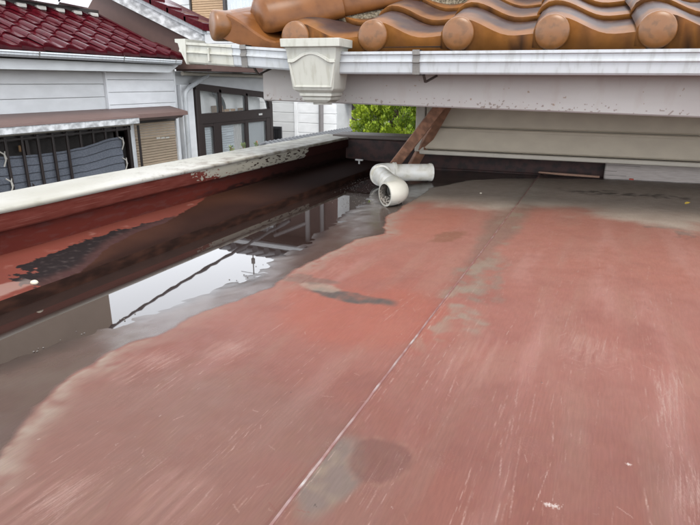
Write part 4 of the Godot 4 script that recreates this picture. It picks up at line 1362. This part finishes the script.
func build_far_things() -> void:
	var s: SurfaceTool
	# grey house at the right with dark glazed entrance
	var t := thing("grey_house", "shaded grey house with a dark framed glazed door beside the bright shrub", "house", Vector3(0, 0, -10.6))
	s = st()
	box(s, Vector3(-4.95, -3.0, -4.0), Vector3(1.5, 2.6, -0.05), 0.0)
	obj("wall", s, mat("grey_wall", srgb(120, 116, 112), 0.8, M.soft_t, Vector3(1, 1, 1)), t)
	s = st()
	box(s, Vector3(-4.95, -3.0, -0.05), Vector3(-4.2, 0.0, 0.0), 0.0)
	var d := obj("glazed_door", s, M.dark_room, t)
	for q in [[-4.95, -4.90], [-4.62, -4.52], [-4.26, -4.20]]:
		s = st()
		box(s, Vector3(q[0], -3.0, 0.0), Vector3(q[1], 0.02, 0.06), 0.005)
		obj("frame", s, M.dark_frame, d)
	for q in [[-4.90, -4.62], [-4.52, -4.26]]:
		s = st()
		box(s, Vector3(q[0], -3.0, 0.015), Vector3(q[1], 0.0, 0.02), 0.0)
		obj("frosted_pane", s, M.net_curtain, d)
	s = st()
	box(s, Vector3(-5.0, 0.02, -0.05), Vector3(-3.0, 0.14, 0.25), 0.01)
	obj("door_hood", s, M.dark_frame, t)
	# tall building on the left: only its mirror image shows
	t = thing("taupe_building", "tall taupe building mirrored in the near end of the puddle", "building", Vector3(-15.0, -3.0, -9.6))
	s = st()
	prism(s, PackedVector2Array([Vector2(4.15, 0.0), Vector2(-3.0, 2.2), Vector2(-5.5, -4.0), Vector2(-2.0, -5.2)]), 0.0, 14.0, Transform3D(Basis(Vector3(1, 0, 0), Vector3(0, 0, 1), Vector3(0, 1, 0)), Vector3.ZERO))
	obj("wall", s, M.taupe_wall, t)
	# garden wall with tile capping, seen just above the coping
	t = thing("garden_wall", "weathered block wall with grey tile capping beyond the side parapet", "wall", Vector3(-3.0, -3.0, -5.9), PI / 2)
	s = st()
	box(s, Vector3(-1.15, 0, -0.07), Vector3(2.5, 2.79, 0.07), 0.006)
	obj("blocks", s, M.concrete, t)
	s = st()
	for k in 46:
		var x := -1.13 + 0.078 * k
		tube(s, [Vector3(x, 2.80, 0.08), Vector3(x, 2.835, 0.0), Vector3(x, 2.80, -0.08)], 0.022, 8)
	box(s, Vector3(-1.15, 2.775, -0.09), Vector3(2.5, 2.803, 0.09), 0.005)
	var o := obj("tile_capping", s, M.slate_tile, t)
	o.set_meta("kind", "stuff")
	# slatted black rail by the white wall
	t = thing("slatted_rail", "small black slatted rail at the foot of the white wall beyond the sunroom", "railing", Vector3(-5.92, -1.4, -9.6))
	for q in [[-0.24, 0.92, 0.24, 0.97], [-0.24, 0.0, -0.20, 0.92], [0.20, 0.0, 0.24, 0.92], [-0.20, 0.10, 0.20, 0.14]]:
		s = st()
		box(s, Vector3(q[0], q[1], -0.02), Vector3(q[2], q[3], 0.02), 0.004)
		obj("frame", s, M.black_metal, t)
	for k in 9:
		s = st()
		box(s, Vector3(-0.185 + 0.043 * k, 0.14, -0.012), Vector3(-0.160 + 0.043 * k, 0.92, 0.012), 0.003)
		obj("slat", s, M.black_metal, t)
	s = st()
	box(s, Vector3(-0.2, 0.1, -0.06), Vector3(0.2, 0.92, -0.03), 0.0)
	obj("back_sheet", s, M.black_metal, t)
	conifer()
	# cables and a mast: their mirror images cross the puddle
	var pts := []
	var a := Vector3(-13.5, 7.6, -9.0)
	var b := Vector3(-5.2, 2.1, -9.0)
	for k in 61:
		var f := k / 60.0
		pts.append(a.lerp(b, f) + Vector3(0, -0.16 * sin(PI * f) + 0.012 * sin(k * 2.3), 0))
	s = st()
	var rad := []
	for k in 61: rad.append(0.022 + 0.012 * absf(sin(k * 1.9)) + (0.016 if k % 7 == 3 else 0.0))
	tube(s, pts, rad, 8)
	tag(obj("overhead_cable", s, M.cable_black), "black lashed overhead cable mirrored slanting across the puddle", "cable")
	t = thing("antenna_mast", "thin antenna mast mirrored upside down in the puddle", "antenna", Vector3(-7.15, 2.95, -10.6))
	s = st()
	tube(s, [Vector3(0, 0, 0), Vector3(0, 1.45, 0)], 0.014, 8)
	obj("mast", s, M.bracket_grey, t)
	s = st()
	box(s, Vector3(-0.04, 0.62, -0.03), Vector3(0.04, 0.76, 0.03), 0.01)
	obj("junction_box", s, M.bracket_grey, t)
	for k in 5:
		s = st()
		tube(s, [Vector3(-0.35 + 0.05 * k, 1.0 + 0.09 * k, 0), Vector3(0.35 - 0.05 * k, 1.0 + 0.09 * k, 0)], 0.007, 6)
		obj("antenna_element", s, M.bracket_grey, t)

func leaf(s: SurfaceTool, at: Vector3, dir: Vector3, l: float, w: float, col: Color, roll: float) -> void:
	var x := dir.cross(Vector3.UP if absf(dir.y) < 0.95 else Vector3.RIGHT).normalized().rotated(dir, roll)
	var n := x.cross(dir)
	var p := [at - x * w * 0.3, at + dir * l * 0.45 - x * w * 0.5 + n * w * 0.1, at + dir * l, at + dir * l * 0.45 + x * w * 0.5 + n * w * 0.1, at + x * w * 0.3]
	for e in [0, 1, 2, 0, 2, 3, 0, 3, 4]:
		s.set_color(col); s.add_vertex(p[e])

func conifer() -> void:
	var t := thing("conifer_shrub", "bright yellow-green conifer shrub behind the back parapet", "shrub", Vector3(-1.94, -3.0, -5.6))
	var r := RandomNumberGenerator.new()
	r.seed = 77
	var s := st()
	tube(s, [Vector3(0, 0, 0), Vector3(0.02, 1.4, 0.01), Vector3(-0.02, 2.5, 0), Vector3(0, 3.25, 0)], [0.07, 0.05, 0.025, 0.008], 10)
	for k in 26:
		var y := 1.2 + 0.075 * k
		var a := r.randf() * TAU
		var l := 0.34 * sqrt(maxf(0.05, 1.0 - pow((y - 2.3) / 1.35, 2)))
		tube(s, [Vector3(0, y, 0), Vector3(cos(a) * l * 0.6, y + l * 0.5, sin(a) * l * 0.6), Vector3(cos(a) * l, y + l * 1.1, sin(a) * l)], [0.02, 0.012, 0.005], 6)
	obj("trunk", s, M.bark, t)
	s = st()
	for k in 1300:
		# finger-like tufts of scale leaves, most of them near the outside of an egg-shaped crown
		var y := r.randf_range(2.0, 3.85)
		var rr := 0.43 * sqrt(maxf(0.02, 1.0 - pow((y - 2.75) / 1.15, 2)))
		var a := r.randf() * TAU
		var f := 1.0 - 0.6 * pow(r.randf(), 1.6)
		var c := Vector3(cos(a) * rr * f, y, sin(a) * rr * f)
		var out := (Vector3(cos(a), 0, sin(a)) * 0.5 + Vector3.UP + Vector3(r.randfn(0, 0.2), 0, r.randfn(0, 0.2))).normalized()
		var tone := r.randf()
		var long := r.randf_range(0.07, 0.13)
		for m in 60:
			var g := r.randf()
			var e := (Vector3(r.randfn(0, 1), r.randfn(0, 1), r.randfn(0, 1))).normalized()
			e = (e - out * e.dot(out)).normalized()
			var q := c + out * long * g + e * 0.026 * sin(PI * clampf(0.2 + g * 0.75, 0, 1))
			var d := (out * 1.1 + e * 0.75).normalized()
			var col := Color(0.10, 0.17, 0.014).lerp(Color(0.36, 0.45, 0.035), clampf(tone + r.randfn(0, 0.15), 0, 1))
			leaf(s, q, d, r.randf_range(0.020, 0.036), r.randf_range(0.009, 0.016), col, r.randf() * TAU)
	obj("crown", s, M.conifer_leaf, t)

# ---------------------------------------------------------------- what lies on the roof
func build_small_things() -> void:
	var s: SurfaceTool
	# the downpipe that came off: a straight length, an elbow, a short length, an open elbow
	var t := thing("loose_downpipe", "broken white plastic downpipe with two elbows lying on the roof", "pipe", Vector3(-0.64, 0.0, -2.1))
	var r := 0.0365
	var p0 := Vector3(0.005, 0.052, -0.325)      # open far end, to the right
	var p1 := Vector3(-0.17, 0.050, -0.175)
	var base := Vector3(-0.64, 0, -2.1)
	p0 = Vector3(-0.655, 0.046, -2.365) - base
	p1 = Vector3(-0.855, 0.048, -2.235) - base
	var p2 := Vector3(-0.655, 0.047, -1.905) - base
	s = st()
	tube(s, [p0, p0.lerp(p1, 0.98)], r, 28, false)
	tube(s, [p0.lerp(p1, 0.98), p0], r - 0.003, 28, false)
	var ring := func(c: Vector3, dir: Vector3, ra: float, rb: float, st_: SurfaceTool) -> void:
		var x := dir.cross(Vector3.UP).normalized()
		var y := x.cross(dir).normalized()
		loft(st_, [circle(c, x * ra, y * ra, 28), circle(c + dir * 0.0004, x * rb, y * rb, 28)], false, true, false)
	ring.call(p0, (p0 - p1).normalized(), r, r - 0.003, s)
	var straight := obj("straight_pipe", s, M.pipe_white, t)
	s = st()
	tube(s, [p0.lerp(p1, 0.012), p0.lerp(p1, 0.05)], r + 0.0022, 28)
	obj("end_collar", s, M.pipe_white, straight)
	# elbow at the turn
	var dir_a := (p1 - p0).normalized()
	var dir_b := (p2 - p1).normalized()
	s = st()
	var pts := [p1 - dir_a * 0.075]
	for k in 9:
		var f := k / 8.0
		var u := p1 - dir_a * 0.045
		var v := p1 + dir_b * 0.045
		pts.append(u.lerp(p1, f).lerp(p1.lerp(v, f), f))
	pts.append(p1 + dir_b * 0.065)
	tube(s, pts, r + 0.0045, 28)
	obj("rear_elbow", s, M.pipe_white, t)
	s = st()
	tube(s, [p1 - dir_a * 0.078, p1 - dir_a * 0.066], r + 0.0075, 28)
	obj("elbow_rim", s, M.pipe_white, t)
	s = st()
	tube(s, [p1 + dir_b * 0.056, p1 + dir_b * 0.068], r + 0.0075, 28)
	obj("elbow_rim", s, M.pipe_white, t)
	s = st()
	tube(s, [p1 + dir_b * 0.05, p2 - dir_b * 0.03], r, 28)
	obj("middle_pipe", s, M.pipe_white, t)
	# open elbow towards the viewer's left
	var open := Vector3(-0.60, -0.02, 0.80).normalized()
	var q0 := p2 - dir_b * 0.06
	var knee := p2 + dir_b * 0.055
	var q1 := knee + open * 0.062
	pts = [q0]
	for k in 13:
		var f := k / 12.0
		var u := knee - dir_b * 0.062
		var v := knee + open * 0.05
		pts.append(u.lerp(knee, f).lerp(knee.lerp(v, f), f))
	pts.append(q1)
	s = st()
	var rad := []
	for k in pts.size(): rad.append(r + 0.0055)
	tube(s, pts, rad, 32, false)
	var elbow := obj("open_elbow", s, M.pipe_cream, t)
	s = st()
	ring.call(q1, open, r + 0.0055, r + 0.0005, s)
	obj("cut_rim", s, M.pipe_cream, elbow)
	s = st()
	var back := pts.duplicate()
	back.reverse()
	tube(s, back, r + 0.0005, 32, false)
	# silt lying in the mouth
	var lump := RandomNumberGenerator.new()
	lump.seed = 5
	var sx := open.cross(Vector3.UP).normalized()
	for k in 60:
		var c := q1 - open * lump.randf_range(0.006, 0.05) + sx * lump.randf_range(-0.028, 0.028)
		c.y = q1.y - sqrt(maxf(0.0, 0.0345 * 0.0345 - pow((c - q1).dot(sx), 2))) + lump.randf_range(0.0, 0.012)
		var e := lump.randf_range(0.003, 0.008)
		box(s, c - Vector3.ONE * e, c + Vector3(e, e * 0.5, e), 0.003)
	obj("silty_inside", s, M.pipe_inside, elbow)

	# two boards leaning under the eave
	var front := tag(board(Vector3(-0.868, 0.045, -2.47), Vector3(-0.575, 0.40, -2.36), 0.046, 0.02, Vector3(0.35, 0.1, 0.9), "leaning_board"), "broader reddish brown board leaning in front, under the eave corner", "board", "boards leaning by the siding corner")
	front.set_meta("label", "broader reddish brown board leaning in front under the eave corner")
	var rear := tag(board(Vector3(-0.825, 0.018, -2.60), Vector3(-0.60, 0.40, -2.50), 0.045, 0.026, Vector3(0.7, 0.1, 0.7), "leaning_board"), "darker narrow board leaning behind the broader brown one", "board", "boards leaning by the siding corner")
	rear.set_meta("label", "darker narrow board leaning behind the broader brown one")
	# grey plank against the upstand at the right
	t = thing("weathered_plank", "weathered grey plank lying along the back upstand at the right", "plank", Vector3(0.03, 0.008, -2.735), 0.0798)
	s = st()
	box(s, Vector3(0, 0, -0.018), Vector3(0.85, 0.078, 0.0), 0.004, Transform3D(Basis(Vector3.RIGHT, -0.08), Vector3.ZERO))
	obj("plank_body", s, M.old_wood, t)
	s = st()
	for k in 3:
		var y: float = [0.022, 0.041, 0.066][k]
		box(s, Vector3(-0.001, y, 0.0), Vector3([0.09, 0.05, 0.14][k], y + 0.0011, 0.0009), 0.0, Transform3D(Basis(Vector3.RIGHT, -0.08), Vector3.ZERO))
	obj("split", s, M.void_dark, t)
	# stick
	s = st()
	tube(s, [Vector3(-0.245, 0.028, -2.70), Vector3(-0.13, 0.027, -2.695), Vector3(0.012, 0.026, -2.70)], [0.004, 0.006, 0.005], 8)
	tag(obj("thin_stick", s, M.pale_stick), "thin pale stick lying left of the grey plank", "stick")
	# small white T-shaped clip in the corner
	t = thing("t_clip", "small pale T-shaped clip standing in the wet back corner", "clip", Vector3(-1.075, 0.03, -2.55))
	s = st()
	box(s, Vector3(-0.02, 0.018, -0.005), Vector3(0.02, 0.025, 0.005), 0.001)
	obj("bar", s, M.white_plastic, t)
	s = st()
	box(s, Vector3(-0.004, -0.03, -0.003), Vector3(0.004, 0.018, 0.003), 0.001)
	obj("stem", s, M.white_plastic, t)
	# bits
	s = st()
	leaf(s, Vector3(0.285, 0.034, -2.165), Vector3(0.9, 0.25, -0.2).normalized(), 0.018, 0.011, Color.WHITE, 0.4)
	tag(obj("fallen_leaf", s, M.leaf_yellow), "tiny yellow leaf on the grimy strip near the right edge", "leaf")
	s = st()
	box(s, Vector3(0.128, 0.028, -2.664), Vector3(0.146, 0.034, -2.654), 0.002, Transform3D(Basis(Vector3.UP, 0.0), Vector3.ZERO))
	tag(obj("red_chip", s, M.red_plastic), "small orange-red chip at the foot of the grey plank", "chip")
	for q in [[Vector3(-1.005, 0.030, -0.712), 0.007, "cream pebble on the red ledge near its left end"], [Vector3(-0.40, 0.012, -2.16), 0.004, "tiny pale stone on the damp strip right of the pipe"]]:
		s = st()
		var rings := []
		for k in 7:
			var a := -PI / 2 + PI * k / 6.0
			rings.append(circle(q[0] + Vector3(0, sin(a) * q[1] * 0.7, 0), Vector3(cos(a) * q[1] * 1.2 + 0.0002, 0, 0), Vector3(0, 0, cos(a) * q[1] + 0.0002), 9))
		loft(s, rings)
		tag(obj("pebble", s, M.pebble), q[2], "pebble")
	# foam and flecks floating at the far end of the water
	s = st()
	var rr := RandomNumberGenerator.new()
	rr.seed = 15
	for k in 260:
		var z := rr.randf_range(-2.45, -1.75)
		var x: float = along(SHORE, z) + rr.randfn(-0.05, 0.045) - 0.10 * smoothstep(-1.9, -2.4, z)
		if k % 12 == 0:
			z = [-0.62, -0.55, -0.70, -0.98, -1.08][(k / 12) % 5] + rr.randfn(0, 0.02); x = along(SHORE, z) + rr.randfn(-0.004, 0.008)
		var e := rr.randf_range(0.0006, 0.0016)
		var rings := []
		for q in [[1.0, 0.0], [0.8, 0.5], [0.1, 0.75]]:
			rings.append(circle(Vector3(x, 0.0006 + e * q[1], z), Vector3(e * q[0] * rr.randf_range(0.8, 1.5), 0, 0), Vector3(0, 0, e * q[0]), 7))
		loft(s, rings, true, true, false)
	var o := obj("foam_flecks", s, M.foam)
	o.set_meta("kind", "stuff")
	tag(o, "pale foam flecks floating at the far end of the puddle", "foam")
	# weeds growing behind the coping
	for q in [[Vector3(-1.36, 0.13, -1.90), "leftmost small weed sprouting behind the coping"], [Vector3(-1.365, 0.13, -1.99), "middle small weed sprouting behind the coping"], [Vector3(-1.36, 0.13, -2.09), "rightmost small weed with a rusty tip behind the coping"]]:
		t = thing("small_weed", q[1], "weed", q[0], 0.0, "weeds along the outer edge of the coping")
		s = st()
		tube(s, [Vector3(0, -0.03, 0), Vector3(0.003, 0.035, 0.004)], [0.002, 0.001], 6)
		obj("stem", s, M.pale_stick, t)
		s = st()
		for k in 16:
			var a := rr.randf() * TAU
			leaf(s, Vector3(0, 0.01 + 0.0016 * k, 0), Vector3(cos(a), rr.randf_range(0.4, 1.4), sin(a)).normalized(), rr.randf_range(0.012, 0.024), rr.randf_range(0.006, 0.01), Color(0.12, 0.19, 0.06).lerp(Color(0.24, 0.26, 0.14), rr.randf()) if k < 13 or not q[1].contains("rusty") else Color(0.30, 0.12, 0.05), rr.randf() * TAU)
		obj("leaves", s, M.weed_leaf, t)

func board(a: Vector3, b: Vector3, w: float, th: float, up: Vector3, called: String) -> Node3D:
	var o := thing(called, "x", "board", a)
	var s := st()
	beam(s, Vector3.ZERO, b - a, w, th, up, 0.003)
	obj("board_body", s, M.brown_wood, o)
	return o
